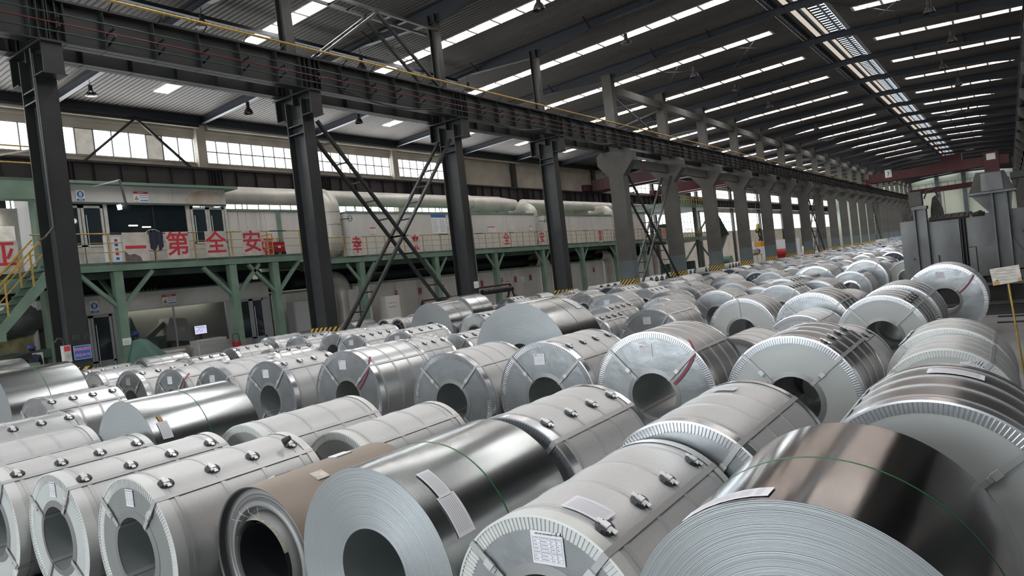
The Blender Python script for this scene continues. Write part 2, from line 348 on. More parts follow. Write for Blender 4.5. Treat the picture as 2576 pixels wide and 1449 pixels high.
for k in range(-2, KN):
    if plain(k): continue
    for lev, (z0, z1) in enumerate(((9.15, 10.6), (3.5, 6.75))):
        nwin += 1; wnd = empty('window_%d' % nwin, kind='structure')
        a, c = YK(k)+.35, YK(k+1)-.35
        big = (k in (0, 1) and lev == 0); nc = 8 if big else 9; nr = 1 if big else (2 if lev == 0 else 4)
        if k > 8: nc, nr = 6, 2
        fm = MB(); far = MB(); st = (c-a)/nc; sz = (z1-z0)/nr
        for i in range(nc+1): fm.box(X0-.14, X0-.02, a+i*st-.022, a+i*st+.022, r(z0), r(z1))
        for j in range(nr+1): fm.box(X0-.15, X0-.03, a, c, r(z0+j*sz)-.03, r(z0+j*sz)+.03)
        for i in range(nc):
            for j in range(nr):
                m = M['dirty_pane'] if (big and ((k == 1 and i in (1, 5)))) else M['pane']
                q = [(X0-.1, a+i*st+.03, r(z0+j*sz)+.03), (X0-.1, a+(i+1)*st-.03, r(z0+j*sz)+.03), (X0-.1, a+(i+1)*st-.03, r(z0+(j+1)*sz)-.03), (X0-.1, a+i*st+.03, r(z0+(j+1)*sz)-.03)]
                if 0 <= k < 5 and lev == 0: MB().add(q, [(0,1,2,3)]).build('pane', m, wnd)
                else: far.add(q, [(0,1,2,3)])
        fm.build('frame', M['win_frame'], wnd)
        if far.v: far.build('pane_grid', M['pane'], wnd)['kind'] = 'stuff'
        MB().box(X0-.1, X0+.08, a, c, r(z0)-.08, r(z0)-.02).build('sill', M['cream'], wnd)
# V brace in front of the first visible windows
vb = MB(); vb.bar((-39.7, 17.4, r(11.25)), (-39.7, 25.3, r(11.25)), .12, .12)
vb.bar((-39.6, 21.4, r(11.3)), (-39.6, 18.3, r(8.6)), .12, .12); vb.bar((-39.6, 21.4, r(11.3)), (-39.6, 24.5, r(8.6)), .12, .12)
tag(vb.build('wall_brace', M['dark_steel']), 'dark V shaped steel brace standing in front of the left clerestory windows', 'brace')
# right and end walls
wr = empty('wall_right', kind='structure')
MB().box(XR, XR+.3, YBACK, YEND, 0, 7.4).build('lower_wall', M['grey_wall'], wr); MB().box(XR, XR+.3, YBACK, YEND, 7.4, 15).build('upper_wall', M['grey_wall'], wr)
wb = MB(); wb.box(X0, -17, YBACK-.3, YBACK, 0, 16.5); wb.box(-1, XR, YBACK-.3, YBACK, 0, 16.5); wb.box(-17, -1, YBACK-.3, YBACK, 9.8, 16.5)
wb.build('wall_back', M['grey_wall'])['kind'] = 'structure'
wf = empty('wall_far', kind='structure')
MB().box(X0, XR, YEND, YEND+.3, 0, 16.5).build('end_panel', M['endwall'], wf)
for x in (-20.4, -14.3, -8.5, -2.6, 3): MB().box(x-.45, x+.45, YEND-.7, YEND, 0, 15.3).build('end_post', M['bluegrey'], wf)
MB().box(-13.5, -8.8, YEND-.2, YEND-.02, 0, 5.2).build('end_gate', M['maroon'], wf)

# ---------------------------------------------------------------- column line, runway beams
def h_column(k):
    y = YK(k); c = empty('steel_column', (XC, y, 0), cat='column', group='dark steel H columns')
    names = {0: 'leftmost dark steel H column with the blue plaque near its foot', 1: 'second dark steel H column from the left, between booth and white furnace',
             2: 'third dark steel H column from the left, right of the ladder cross brace', 3: 'fourth dark steel H column, just left of the first concrete column'}
    c['label'] = names.get(k, 'dark steel column standing behind the camera')
    b = MB()
    for s in (-1, 1): b.box(s*.43-.02, s*.43+.02, -.25, .25, .02, r(7.1))
    b.build('flanges', M['dark_steel'], c)
    MB().box(-.41, .41, -.012, .012, .02, r(7.1)).build('web', M['steel_web'], c)
    b = MB(); b.box(-1.05, 1.05, -.28, .28, r(7.27), r(7.33)); b.box(-.95, .95, -.015, .015, r(6.5), r(7.27)); b.box(-.02, .02, -.25, .25, r(6.95), r(7.27))
    for s in (-1, 1): b.box(s*.95-.02, s*.95+.02, -.25, .25, r(6.5), r(7.27)); b.box(s*.72-.25, s*.72+.25, -.3, .3, r(6.47), r(6.5))
    b.box(-.42, .42, -.24, .24, r(6.2), r(6.24)); b.box(-.42, .42, -.24, .24, r(5.9), r(5.94))
    b.build('bracket_head', M['dark_steel'], c)
    b = MB()
    for s in (-1, 1): b.box(-.2+s*.19-.015, -.2+s*.19+.015, -.18, .18, r(7.33), r(12.25))
    b.build('upper_flanges', M['dark_steel'], c); MB().box(-.38, -.02, -.01, .01, r(7.33), r(12.25)).build('upper_web', M['steel_web'], c)
    b = MB(); b.box(-.46, .46, -.27, .27, 0, 1.12); b.build('hazard_base', M['hazard'], c)
    return c
def c_column(k):
    y = YK(k); c = empty('concrete_column', (XC, y, 0), cat='column', group='concrete columns beyond the steel ones')
    ordn = ['first', 'second', 'third', 'fourth', 'fifth', 'sixth', 'seventh', 'eighth', 'ninth', 'tenth', 'eleventh', 'twelfth', 'thirteenth', 'fourteenth', 'fifteenth', 'sixteenth', 'seventeenth', 'eighteenth', 'nineteenth', 'twentieth', 'twenty-first']
    c['label'] = '%s grey concrete column with flared head, counting from the steel columns' % ordn[k-4]
    MB().box(-.5, .5, -.35, .35, r(.12), r(5.6)).build('shaft', M['concrete'], c)
    MB().box(-.505, .505, -.355, .355, 1.1, r(.12)).build('painted_foot', M['bluegrey'], c)
    MB().box(-.53, .53, -.38, .38, 0, 1.12).build('hazard_base', M['hazard'], c)
    MB().prism([(-.5, r(5.6)), (.5, r(5.6)), (1.25, r(6.5)), (1.25, r(7.1)), (.95, r(7.3)), (-.95, r(7.3)), (-1.25, r(7.1)), (-1.25, r(6.5))], 'y', -.35, .35).build('flared_head', M['concrete'], c)
    MB().box(-.33, .33, -.27, .27, r(7.3), r(12.2)).build('upper_shaft', M['concrete'], c)
    return c
for k in range(-2, 4): h_column(k)
for k in range(4, KN+1): c_column(k)
# runway beams each side of the column line
def runway(name, X, label, side, m, y0=YBACK, y1=YEND, extras=False, zb=7.34, zt=8.45):
    t = empty(name, (X, 0, 0), label, 'crane beam')
    for k in range(-2, KN+1):
        a, c = max(y0, YK(k)+.02), min(y1, YK(k+1)-.02)
        if a >= c: continue
        b = MB(); b.box(-.012, .012, a, c, r(zb), r(zt)); b.box(-.22, .22, a, c, r(zt)-.03, r(zt)); b.box(-.2, .2, a, c, r(zb), r(zb)+.03)
        n = 6
        for i in range(n+1):
            yy = a + (c-a)*i/n; b.box(-.19, .19, min(c-.02, yy), min(c, yy+.02), r(zb), r(zt))
            if i in (0, n) and k < 9:
                for q in (.2, .4): b.box(-.17, .17, (yy+q if i == 0 else yy-q), (yy+q+.02 if i == 0 else yy-q+.02), r(zb), r(zt))
        b.build('beam_span', m, t)
    MB().box(-.04, .04, y0, y1, r(zt), r(zt)+.12).build('crane_rail', M['dark_steel'], t)
    return t
nb = runway('runway_beam', -19.75, 'long dark crane runway beam with yellow conductor bar crossing the upper left', 1, M['dark_steel'])
b = MB(); b.tube((.42, YBACK, r(8.68)), (.42, YEND, r(8.68)), .04, 6); b.build('conductor_bar', M['yellow'], nb)
for zz, mm, nm in ((7.78, 'red_line', 'red_conductor_line'), (8.02, 'cyan_line', 'teal_conductor_line'), (7.55, 'cyan_line', 'lower_conductor_line')):
    MB().tube((.36, YBACK, r(zz)), (.36, YEND, r(zz)), .018, 5).build(nm, M[mm], nb)
b = MB(); y = -8
while y < 130:
    b.bar((.02, y, r(7.9)), (.4, y, r(7.95)), .03, .05); b.bar((.02, y, r(7.6)), (.4, y, r(7.72)), .03, .05); b.bar((.02, y, r(8.4)), (.42, y, r(8.62)), .03, .04); y += 1.4
b.build('line_brackets', M['black'], nb)['kind'] = 'stuff'
for k in (1, 2, 3):                                     # slack cable loops slung under the walkway
    a = YK(k)+1.2; pts = [(.3, a + 5.5*i/12, r(7.5) - .3*math.sin(math.pi*i/12)) for i in range(13)]
    MB().path(pts, .03, 5).build('slack_cable', M['black'], nb)
runway('runway_beam', -21.1, 'second runway beam directly behind the one with the yellow bar', -1, M['dark_steel'])
runway('runway_beam', -38.9, 'brown crane runway beam along the left wall below the clerestory windows', 1, M['wall_steel'])
runway('runway_beam', 1.35, 'runway beam at the far right edge of the hall', -1, M['dark_steel'])
for k in range(5, KN+1):
    if k == 5: pass
rc = []
for k in range(0, KN+1):
    y = YK(k); c = empty('right_column', (2.05, y, 0), 'dark column of the right hand row, at the right picture edge' if True else '', 'column', 'columns of the right hand row')
    MB().box(-.35, .35, -.25, .25, 0, r(12.2)).build('shaft', M['concrete'] if k > 3 else M['dark_steel'], c)
    MB().prism([(-.35, r(6.2)), (-1.0, r(6.8)), (-1.0, r(7.3)), (.35, r(7.3))], 'y', -.25, .25).build('corbel', M['concrete'] if k > 3 else M['dark_steel'], c)
for k in range(4, KN):
    st = MB().box(XC-.2, XC+.2, YK(k)+.27, YK(k+1)-.27, r(11.05), r(11.55)).build('tie_beam', M['concrete'])
    tag(st, 'concrete tie beam between the upper shafts of the concrete columns', 'beam', 'upper concrete tie beams')
    st = MB().box(XC-.15, XC+.15, YK(k)+.35, YK(k+1)-.35, r(6.3), r(6.9)).build('tie_beam', M['concrete'])
    tag(st, 'concrete tie beam between flared column heads under the runway beam', 'beam', 'lower concrete tie beams')
# ladder braces
def ladder(b, rb, p, q, wx, rung, cw=.13):
    p = Vector(p); q = Vector(q); o = Vector((wx/2, 0, 0))
    for s in (-1, 1): b.bar(p+o*s, q+o*s, cw, .1)
    L = (q-p).length; n = int(L/rung)
    for i in range(1, n+1):
        c = p + (q-p)*(i/(n+1)); rb.append((c-o*1.1, c+o*1.1))
def brace(k, z0, z1, label, upper=False, w=.72, m='dark_steel'):
    ya, yb = YK(k)+.45, YK(k+1)-.45; t = empty('ladder_brace', (XC, ya, 0), label, 'brace'); rg = []
    if upper:
        ym = (ya+yb)/2; L = [((0, 0, r(z1)), (0, yb-ya, r(z1))), ((0, ym-ya, r(z1)-.1), (0, .4, r(z0))), ((0, ym-ya, r(z1)-.1), (0, yb-ya-.4, r(z0)))]
    else: L = [((0, 0, r(z1)), (0, yb-ya, r(z0))), ((0, 0, r(z0)), (0, yb-ya, r(z1)))]
    for p, q in L:
        b = MB(); rr_ = []; ladder(b, rr_, p, q, w, .95); b.build('brace_leg', M[m], t)
        for a, c in rr_: MB().bar(a, c, .07, .05).build('rung', M[m], t)
brace(1, -2.1, 6.4, 'large X shaped ladder brace between the second and third dark columns')
brace(1, 8.75, 11.3, 'inverted V ladder brace high between the second and third dark columns', True)
brace(4, -2.1, 6.0, 'X shaped ladder brace between the first and second concrete columns')
brace(10, -2.1, 6.0, 'X shaped ladder brace in the middle of the concrete column row')
brace(16, -2.1, 6.0, 'distant X shaped ladder brace far down the concrete column row')
b = MB(); b.bar((XC, YK(4)+.3, r(11)), (XC, YK(5)-.3, r(8.7)), .09, .09); b.bar((XC, YK(4)+.3, r(8.7)), (XC, YK(5)-.3, r(11)), .09, .09)
tag(b.build('cross_brace', M['tank']), 'pale diagonal cross brace above the runway beam, between the first concrete columns', 'brace')
# hanging bell lamps
def bell(x, y, z, label, kind=0):
    t = empty('bell_lamp', (x, y, 0), label, 'lamp', 'hanging high bay lamps'); top = zr(x)-.42
    MB().tube((0, 0, z+.3), (0, 0, top), .015, 5).build('drop_wire', M['black'], t)
    MB().tube((0, 0, z+.1), (0, 0, z+.38), .1, 8).build('ballast', M['black'], t)
    if kind == 0:
        b = MB(); pr = [(.07, .12), (.12, .05), (.2, -.06), (.26, -.2), (.27, -.27)]
        for (r0, z0), (r1, z1) in zip(pr, pr[1:]): b.tube((0, 0, z+z0), (0, 0, z+z1), r0, 14, r1, caps=False)
        b.build('bell_shade', M['wall_steel'], t); MB().tube((0, 0, z-.05), (0, 0, z-.2), .07, 8).build('bulb', M['paper'], t)
    else:
        b = MB(); b.tube((0, 0, z-.02), (0, 0, z-.12), .26, 14, .26); b.tube((0, 0, z-.12), (0, 0, z-.14), .18, 14)
        for a in range(6): b.bar((.1*math.cos(a), .1*math.sin(a), z+.1), (.24*math.cos(a), .24*math.sin(a), z-.02), .03, .03)
        b.build('finned_shade', M['dark_steel'], t)
for i, (x, k, z, kd, lb) in enumerate([(-25.6, 1, 11.45, 1, 'round finned lamp hanging top left, between yellow bar and roof'), (-35.2, 1, 11.0, 1, 'small finned lamp hanging right of the leftmost column head'),
    (-34.9, 2, 11.24, 0, 'bell lamp over the left clerestory, left of the second dark column'), (-25.5, 2, 11.26, 0, 'bell lamp hanging left of the inverted V brace'),
    (-15.0, 2, 11.0, 0, 'bell lamp in front of a skylight strip at the top middle'), (-25.4, 3, 11.3, 1, 'finned lamp just above the yellow bar, right of the third column'),
    (-34.8, 3, 11.6, 0, 'bell lamp under the runway beam between second and third columns'), (-15.1, 3, 11.2, 1, 'finned lamp between skylight strips, above the first concrete column'),
    (-14.7, 4, 10.9, 0, 'bell lamp hanging right of the first concrete column head'), (-14.8, 5, 11.2, 1, 'small lamp hanging left of the ridge skylight, fifth rafter'),
    (-2.4, 4, 11.0, 0, 'bell lamp at the top right, nearest of the right row'), (-1.9, 5, 11.1, 0, 'bell lamp on the right, second down from the top edge'),
    (-2.9, 6, 11.2, 0, 'bell lamp on the right, third down from the top edge'), (-2.4, 7, 11.2, 0, 'bell lamp on the right, fourth down from the top edge'),
    (-14.8, 6, 11.2, 0, 'small far bell lamp left of the ridge, sixth rafter'), (-14.8, 8, 11.2, 0, 'tiny far bell lamp left of the ridge, eighth rafter'), (-2.4, 9, 11.2, 0, 'tiny far bell lamp in the right roof slope')]):
    bell(x, YK(k), r(z), lb, kd)

# ================================================================ LEFT BAY: green platform line, booths, furnaces
PX, BX, FX = -25.5, -27.3, -27.0
def rail_run(name, y0, y1, posts, ztop, zdeck, label, black_every=4, dense=False, X=PX):
    t = empty(name, (X, y0, 0), label, 'railing')
    segs = max(2, int((y1-y0)/.8)); 
    for j in range(segs):
        a = (y1-y0)*j/segs; c = (y1-y0)*(j+1)/segs
        MB().tube((0, a, r(ztop)), (0, c, r(ztop)), .026, 6).build('top_rail', M['black'] if j % black_every == black_every-1 else M['yellow'], t)
    for zz in ((ztop-zdeck)*.36, (ztop-zdeck)*.68): MB().tube((0, 0, r(zdeck+zz)), (0, y1-y0, r(zdeck+zz)), .013, 5).build('mid_rail', M['yellow'], t)
    for p in posts: MB().tube((0, p-y0, r(zdeck)-.28), (0, p-y0, r(ztop)), .024, 6).build('post', M['yellow'], t)
    if dense:
        for p, q in zip(posts, posts[1:]): MB().tube((0, (p+q)/2-y0, r(zdeck)-.15), (0, (p+q)/2-y0, r(ztop)), .011, 5).build('thin_bar', M['yellow'], t)
    return t
def platform(name, y0, y1, zt, zb, cols, label, back=-28.9, colw=.3):
    t = empty(name, (PX, y0, 0), label, 'platform')
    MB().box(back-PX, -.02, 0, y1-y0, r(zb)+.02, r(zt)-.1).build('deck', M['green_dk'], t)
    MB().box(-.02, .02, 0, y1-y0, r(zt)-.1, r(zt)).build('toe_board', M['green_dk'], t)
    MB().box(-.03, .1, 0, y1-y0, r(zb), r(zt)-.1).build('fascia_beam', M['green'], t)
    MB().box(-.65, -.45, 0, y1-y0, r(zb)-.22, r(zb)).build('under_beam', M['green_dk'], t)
    for (yc, style) in cols:
        y = yc-y0
        MB().box(-.2, .1, y-colw/2, y+colw/2, 0, r(zb)-.02).build('leg', M['green'], t)
        zj = r(zb)-1.25 if style else r(zb)-.95; dd = 1.25 if style else .9
        for s in (-1, 1): MB().bar((0, y+s*.1, zj), (0, y+s*dd, r(zb)-.05), .16 if style else .09, .12).build('knee_brace', M['green'], t)
        if style: MB().bar((-.1, y+.08, zj), (-1.6, y+.1, r(zb)-.05), .13, .12).build('knee_brace', M['green'], t)
    return t
platform('near_platform', 9.9, 20.7, 2.07, 1.76, [(12.46, 1), (16.95, 1), (18.95, 1)], 'near green steel platform carrying the upper control booth')
platform('far_platform', 20.75, 62, 1.83, 1.52, [(23.85, 0), (29.3, 0), (34.75, 0), (40.1, 0), (45.4, 0), (50.85, 0), (56.3, 0)], 'far green steel platform running along the white furnaces')
rail_run('railing', 9.9, 20.55, [10.6, 12.31, 13.94, 15.49, 17.07, 18.77, 20.44], 3.08, 2.07, 'yellow and black railing in front of the upper control booth')
rail_run('railing', 20.9, 62, [21.5, 22.93, 24.39, 25.62, 27.0, 28.45, 29.9, 31.3, 32.6, 34.0, 35.39, 36.6, 37.99, 39.42, 40.87, 42.2, 43.5, 44.85, 46.28, 47.64, 48.95, 50.36, 51.8, 53.2, 54.6, 56, 57.4, 58.8, 60.2, 61.6],
         2.73, 1.83, 'long yellow gridded railing in front of the white furnaces', dense=True)
# return railing at the end of the near platform
t = empty('railing', (PX, 19.0, 0), 'short yellow return railing around the red cart on the near platform', 'railing')
for (x, y) in ((-.0, 0), (-1.5, 0), (-1.5, 1.4)): MB().tube((x, y, r(2.05)), (x, y, r(2.95)), .022, 6).build('post', M['yellow'], t)
for z in (2.95, 2.65, 2.35): MB().path([(0, 0, r(z)), (-1.5, 0, r(z)), (-1.5, 1.5, r(z))], .018, 5).build('rail', M['yellow'], t)
# slogan boards
def board(y0, y1, z0, z1, ch, label, peel=False, sx=1.0, grp='slogan boards'):
    t = empty('slogan_board', (PX+.06, (y0+y1)/2, 0), label, 'sign', grp); w = y1-y0
    MB().box(0, .02, -w/2, w/2, r(z0), r(z1)).build('board', M['sign'], t)
    if peel:
        b = MB(); b.prism([(-w/2+.02, r(z0)+.01), (w*.2, r(z0)+.01), (w*.14, r(z0)+.17), (-.08, r(z0)+.28), (-w*.3, r(z0)+.24), (-w*.42, r(z0)+.36), (-w/2+.01, r(z0)+.4)], 'x', .021, .024); b.build('peeled_patch', mat('peeled_brown_patch', (.17, .13, .12), .8, noise=.3, nscale=8), t)
    if ch == '一': MB().box(.021, .026, -w*.42, w*.42, r((z0+z1)/2)-.06, r((z0+z1)/2)+.05).build('character', M['red'], t)
    elif ch: words('character', ch, (z1-z0)*.92, (.024, 0, r((z0+z1)/2)), 'x', M['red'], t, .002, sx=sx)
board(12.75, 13.63, 2.06, 3.1, '一', 'slogan board with a single red horizontal stroke and a peeled corner', True)
board(14.33, 15.2, 2.08, 3.1, '第', 'slogan board with the many stroked red character, right of the hanging clothes')
board(15.9, 16.78, 2.1, 3.1, '全', 'slogan board with a roofed red character on the near platform railing')
board(17.52, 18.41, 2.08, 3.1, '安', 'rightmost slogan board of the near platform railing')
board(23.3, 24.05, 1.82, 2.75, '幸', 'slogan board nearest the big duct elbow on the far platform', sx=.75)
board(27.45, 28.12, 1.82, 2.75, '来', 'slogan board seen just right of the ladder brace crossing', sx=.7)
board(35.64, 36.41, 1.85, 2.72, '全', 'slogan board with roofed character between third and fourth dark columns', sx=.8)
board(39.74, 40.5, 1.85, 2.73, '安', 'slogan board just left of the fourth dark column', sx=.8)
board(48.03, 48.71, 1.79, 2.73, '富', 'slogan board left of the first concrete column', sx=.7)
board(56.3, 57.0, 1.79, 2.73, '福', 'slogan board right of the first concrete column', sx=.7)
board(60.2, 60.9, 1.79, 2.73, '创', 'slogan board left of the second concrete column', sx=.7)
board(8.5, 9.5, 1.95, 2.9, '亚', 'slogan board at the left picture edge beside the stair')
t = empty('painted_slogan_board', (BX+.4, 19.5, 0), 'large red character painted board behind the return railing', 'sign')
words('character', '福', .95, (0, .2, r(2.45)), 'x', M['red'], t); MB().box(-.03, -.01, -.5, .8, r(1.95), r(2.95)).build('board', M['panel'], t)
t = empty('red_cart', (PX-.7, 19.75, 0), 'small red wheeled cart with hose behind the platform railing', 'cart')
MB().box(-.2, .2, -.3, .25, r(2.2), r(2.66)).build('body', M['firered'], t); MB().box(.2, .21, -.12, .02, r(2.4), r(2.5)).build('white_plate', M['paper'], t)
for y in (-.22, .18): MB().tube((.12, y, r(2.16)), (.22, y, r(2.16)), .09, 12).build('wheel', M['black'], t)
MB().path([(0, -.1 + .1*math.cos(a*.8), r(2.72)+.08*math.sin(a*.8)) for a in range(9)], .015, 5).build('hose', M['sign'], t)
# clothes hanging on the railing
t = MB(); random.seed(3)
for i in range(5): t.prism([(13.72+i*.1, r(3.1)), (13.83+i*.1, r(3.1)), (13.86+i*.09, r(2.45+.12*(i % 3))), (13.74+i*.1, r(2.5-.1*(i % 2)))], 'x', PX+.03+.02*(i % 2), PX+.07+.02*(i % 2))
tag(t.build('hanging_clothes', M['cloth']), 'dark work clothes hung over the railing between two slogan boards', 'clothes')
# dangling notice with flags next to the first board
t = empty('notice_board', (PX-.05, 12.5, 0), 'white notice board with vertical text and coloured squares behind the railing', 'notice')
MB().box(-.01, .01, -.35, .3, r(2.1), r(3.02)).build('board', M['sign_w'], t)
for i, m in enumerate(('red', 'blue', 'yellow', 'red', 'blue')): MB().box(.011, .016, .02, .13, r(2.85-.16*i)-.05, r(2.85-.16*i)+.04).build('colour_square', M[m], t)
b = MB()
for i in range(14): b.box(.011, .014, -.22, -.15, r(2.9-.055*i), r(2.9-.055*i)+.035)
b.build('text_column', M['ink'], t)['kind'] = 'stuff'

# ---- booths
def door(parent, y0, y1, z0, z1, X, m='frame_w', kick=.75, leaf='glass'):
    d = empty('door', (0, 0, 0)); d.parent = parent
    b = MB(); fw = .09
    b.box(X, X+.05, y0, y0+fw, z0, z1); b.box(X, X+.05, y1-fw, y1, z0, z1); b.box(X, X+.05, y0, y1, z1-fw, z1); b.box(X, X+.05, y0, y1, z0, z0+.08); b.box(X, X+.05, y0, y1, z0+kick, z0+kick+.07)
    b.build('door_frame', M[m], d)
    MB().box(X+.01, X+.03, y0+fw, y1-fw, z0+.08, z0+kick).build('kick_panel', M[m], d)
    MB().box(X+.015, X+.03, y0+fw, y1-fw, z0+kick+.07, z1-fw).build('door_glass', M[leaf], d)
    MB().tube((X+.08, y0+fw+.05, z0+.5), (X+.08, y0+fw+.05, z1-.35), .014, 6).build('door_handle', M['clip'], d)
    return d
t = empty('upper_booth', (BX, 11.2, 0), 'upper control booth with large dark window and pale double doors on the platform', 'booth')
def bb(x0, x1, y0, y1, z0, z1): return MB().box(x0, x1, y0-11.2, y1-11.2, r(z0), r(z1))
bb(-.05, .12, 11.2, 18.15, 4.44, 5.08).build('white_band', M['panel'], t)
bb(-2.5, .42, 10.9, 18.6, 5.08, 5.18).build('roof_slab', M['green'], t)
bb(-.03, .14, 11.2, 18.15, 4.38, 4.45).build('lintel', M['green_dk'], t)
for y in (14.3, 15.8, 17.0): bb(.121, .126, y, y+.012, 4.46, 5.06).build('panel_joint', M['greyink'], t)
MB().prism([(5.2, r(4.47)), (6.7, r(4.5)), (6.85, r(4.7)), (6.6, r(4.95)), (6.2, r(5.05)), (5.7, r(4.98)), (5.35, r(4.85)), (5.1, r(4.6))], 'x', .121, .124).build('rust_patch', M['rust'], t)
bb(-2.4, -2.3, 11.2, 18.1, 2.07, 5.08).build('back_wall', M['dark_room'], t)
bb(-2.4, 0, 11.15, 11.2, 2.07, 5.08).build('side_wall', M['panel'], t); bb(-2.4, .1, 18.08, 18.15, 2.07, 4.4).build('side_wall', M['panel'], t)
bb(-.04, .04, 13.12, 13.25, 2.07, 4.38).build('mullion', M['frame_w'], t); bb(-.04, .04, 16.35, 16.52, 2.07, 4.38).build('mullion', M['frame_w'], t); bb(-.04, .04, 14.95, 15.0, 3.2, 4.38).build('mullion', M['dark_steel'], t)
gu = mat('upper_booth_glass', (.02, .03, .035), .06); gu.node_tree.nodes['Principled BSDF'].inputs['Alpha'].default_value = .5
bb(-.02, 0, 13.25, 16.35, 3.25, 4.38).build('window_glass', gu, t)
for y_, x_ in ((14.7, -1.4), (15.5, -1.9)): bb(x_, x_+.05, y_, y_+.35, 3.75, 3.8).build('ceiling_tube', M['tube_on'], t)
bb(-1.2, -.7, 15.1, 15.9, 2.1, 3.5).build('console', M['black'], t); bb(-.03, .03, 13.25, 16.35, 2.07, 3.25).build('dado', M['frame_w'], t)
for y0, y1 in ((11.6, 12.3), (12.33, 13.08), (16.55, 17.28), (17.3, 18.05)): door(t, y0-11.2, y1-11.2, r(2.07), r(4.33), .0)
t2 = MB().tube((-24.9, 14.0, r(3.75)), (-24.8, 14.0, r(3.7)), .09, 10).build('x', M['lamp_on']); bpy.data.objects.remove(t2)
t = empty('arm_lamp', (PX+.1, 13.0, 0), 'lit floodlight on a dark angled arm in front of the booth window', 'lamp')
MB().bar((-.1, -.05, r(4.98)), (0, .03, r(4.0)), .05, .07).build('arm', M['dark_steel'], t); MB().bar((-1.6, -.3, r(4.98)), (-.1, -.05, r(4.98)), .05, .05).build('arm_stay', M['alu'], t)
MB().tube((-.02, -.05, r(3.93)), (.06, .06, r(4.08)), .14, 12).build('housing', M['black'], t); MB().tube((-.12, -.24, r(4.0)), (-.06, -.12, r(4.02)), .09, 12).build('lamp_face', M['lamp_on'], t)
# fluorescent tubes seen in the booth glass
t = empty('fan', (PX-.9, 14.4, 0), 'round wire fan guard behind the booth railing', 'fan')
b = MB()
for q in range(16):
    a = q*math.pi/8; b.tube((0, 0, r(2.9)), (0, .42*math.cos(a), r(2.9)+.42*math.sin(a)), .006, 4)
b.path([(0, .42*math.cos(i*math.pi/12), r(2.9)+.42*math.sin(i*math.pi/12)) for i in range(25)], .015, 5); b.build('guard', M['greyink'], t); MB().tube((0, 0, r(2.07)), (0, 0, r(2.8)), .03, 6).build('stand', M['black'], t)
def mask_sign(y0, y1, z0, z1, X, label):
    t = empty('mask_sign', (X, (y0+y1)/2, 0), label, 'sign'); w = y1-y0; h = z1-z0; cz = r(z0+h*.58); R = w*.4
    MB().box(0, .015, -w/2, w/2, r(z0), r(z1)).build('plate', M['sign_w'], t)
    b = MB(); b.tube((.015, 0, cz), (.018, 0, cz), R, 28); b.build('blue_disc', M['blue'], t)
    b = MB(); b.tube((.019, 0, cz+R*.25), (.021, 0, cz+R*.25), R*.5, 16); b.tube((.019, 0, cz-R*.35), (.021, 0, cz-R*.35), R*.36, 12); b.build('masked_face', M['sign_w'], t)
    b = MB(); b.box(.021, .023, -R*.42, -R*.08, cz+R*.2, cz+R*.42); b.box(.021, .023, R*.08, R*.42, cz+R*.2, cz+R*.42); b.tube((.021, 0, cz-R*.38), (.023, 0, cz-R*.38), R*.16, 10); b.build('goggles', M['blue'], t)
    MB().box(.015, .018, -w*.45, w*.45, r(z0)+.01, r(z0)+h*.2).build('caption_band', M['blue'], t)
    words('caption', '必须戴防毒面具', h*.115, (.02, 0, r(z0)+h*.105), 'x', M['sign_w'], t, .001, sx=.42*w/.3)
def warn_sign(y0, y1, z0, z1, X, label):
    t = empty('warning_sign', (X, (y0+y1)/2, 0), label, 'sign'); w = y1-y0; h = z1-z0
    MB().box(0, .015, -w/2, w/2, r(z0), r(z1)).build('plate', M['sign_w'], t); MB().box(.015, .018, -w/2, w/2, r(z1)-h*.2, r(z1)).build('red_header', M['red'], t)
    MB().prism([(-w*.45, r(z0)+h*.2), (-w*.15, r(z0)+h*.2), (-w*.3, r(z0)+h*.58)], 'x', .015, .018).build('triangle_border', M['ink'], t)
    MB().prism([(-w*.4, r(z0)+h*.235), (-w*.2, r(z0)+h*.235), (-w*.3, r(z0)+h*.5)], 'x', .018, .02).build('yellow_triangle', M['yellow'], t)
    b = MB()
    for i in range(2): b.box(.015, .018, -w*.1, w*.46, r(z0)+h*(.62-.2*i), r(z0)+h*(.66-.2*i))
    b.box(.015, .018, -w*.42, -w*.18, r(z0)+h*.06, r(z0)+h*.1); b.build('text_lines', M['ink'], t)
    for i in range(5): MB().tube((.015, w*(-.02+.11*i), r(z0)+h*.16), (.018, w*(-.02+.11*i), r(z0)+h*.16), h*.07, 10).build('pictogram', M['blue'], t)
    words('header_text', '危险化学品安全警示', h*.11, (.019, 0, r(z1)-h*.1), 'x', M['sign_w'], t, .0005, sx=.6)
mask_sign(12.18, 12.48, 4.49, 4.88, BX+.13, 'blue mask symbol sign on the upper booth band'); warn_sign(14.23, 14.8, 4.48, 4.88, BX+.13, 'red headed hazard notice on the upper booth band')
mask_sign(12.18, 12.48, .41, .85, BX+.13, 'blue mask symbol sign above the lower left door'); warn_sign(14.85, 15.42, .44, .83, BX+.13, 'red headed hazard notice above the lower control room window')
# upper white panels right of the booth
t = empty('panel_screen', (BX, 18.2, 0), 'stained white panel screen right of the upper booth, with green posts', 'screen')
for a, c in ((18.25, 20.7), (20.95, 23.3)): MB().box(-.05, 0, a-18.2, c-18.2, r(2.0), r(4.2)).build('panel', M['panel'], t)
b = MB(); random.seed(5)
for i in range(14):
    y = .5+random.random()*1.5; b.box(.001, .004, y, y+.012, r(4.15-random.uniform(.3, 1.0)), r(4.18))
b.build('drip_stains', M['greyink'], t)
MB().box(-.04, .06, -.05, 5.2, r(4.2), r(4.28)).build('top_rail', M['green'], t); MB().box(-.03, .05, 2.5, 2.72, r(2.0), r(4.2)).build('post', M['green'], t)
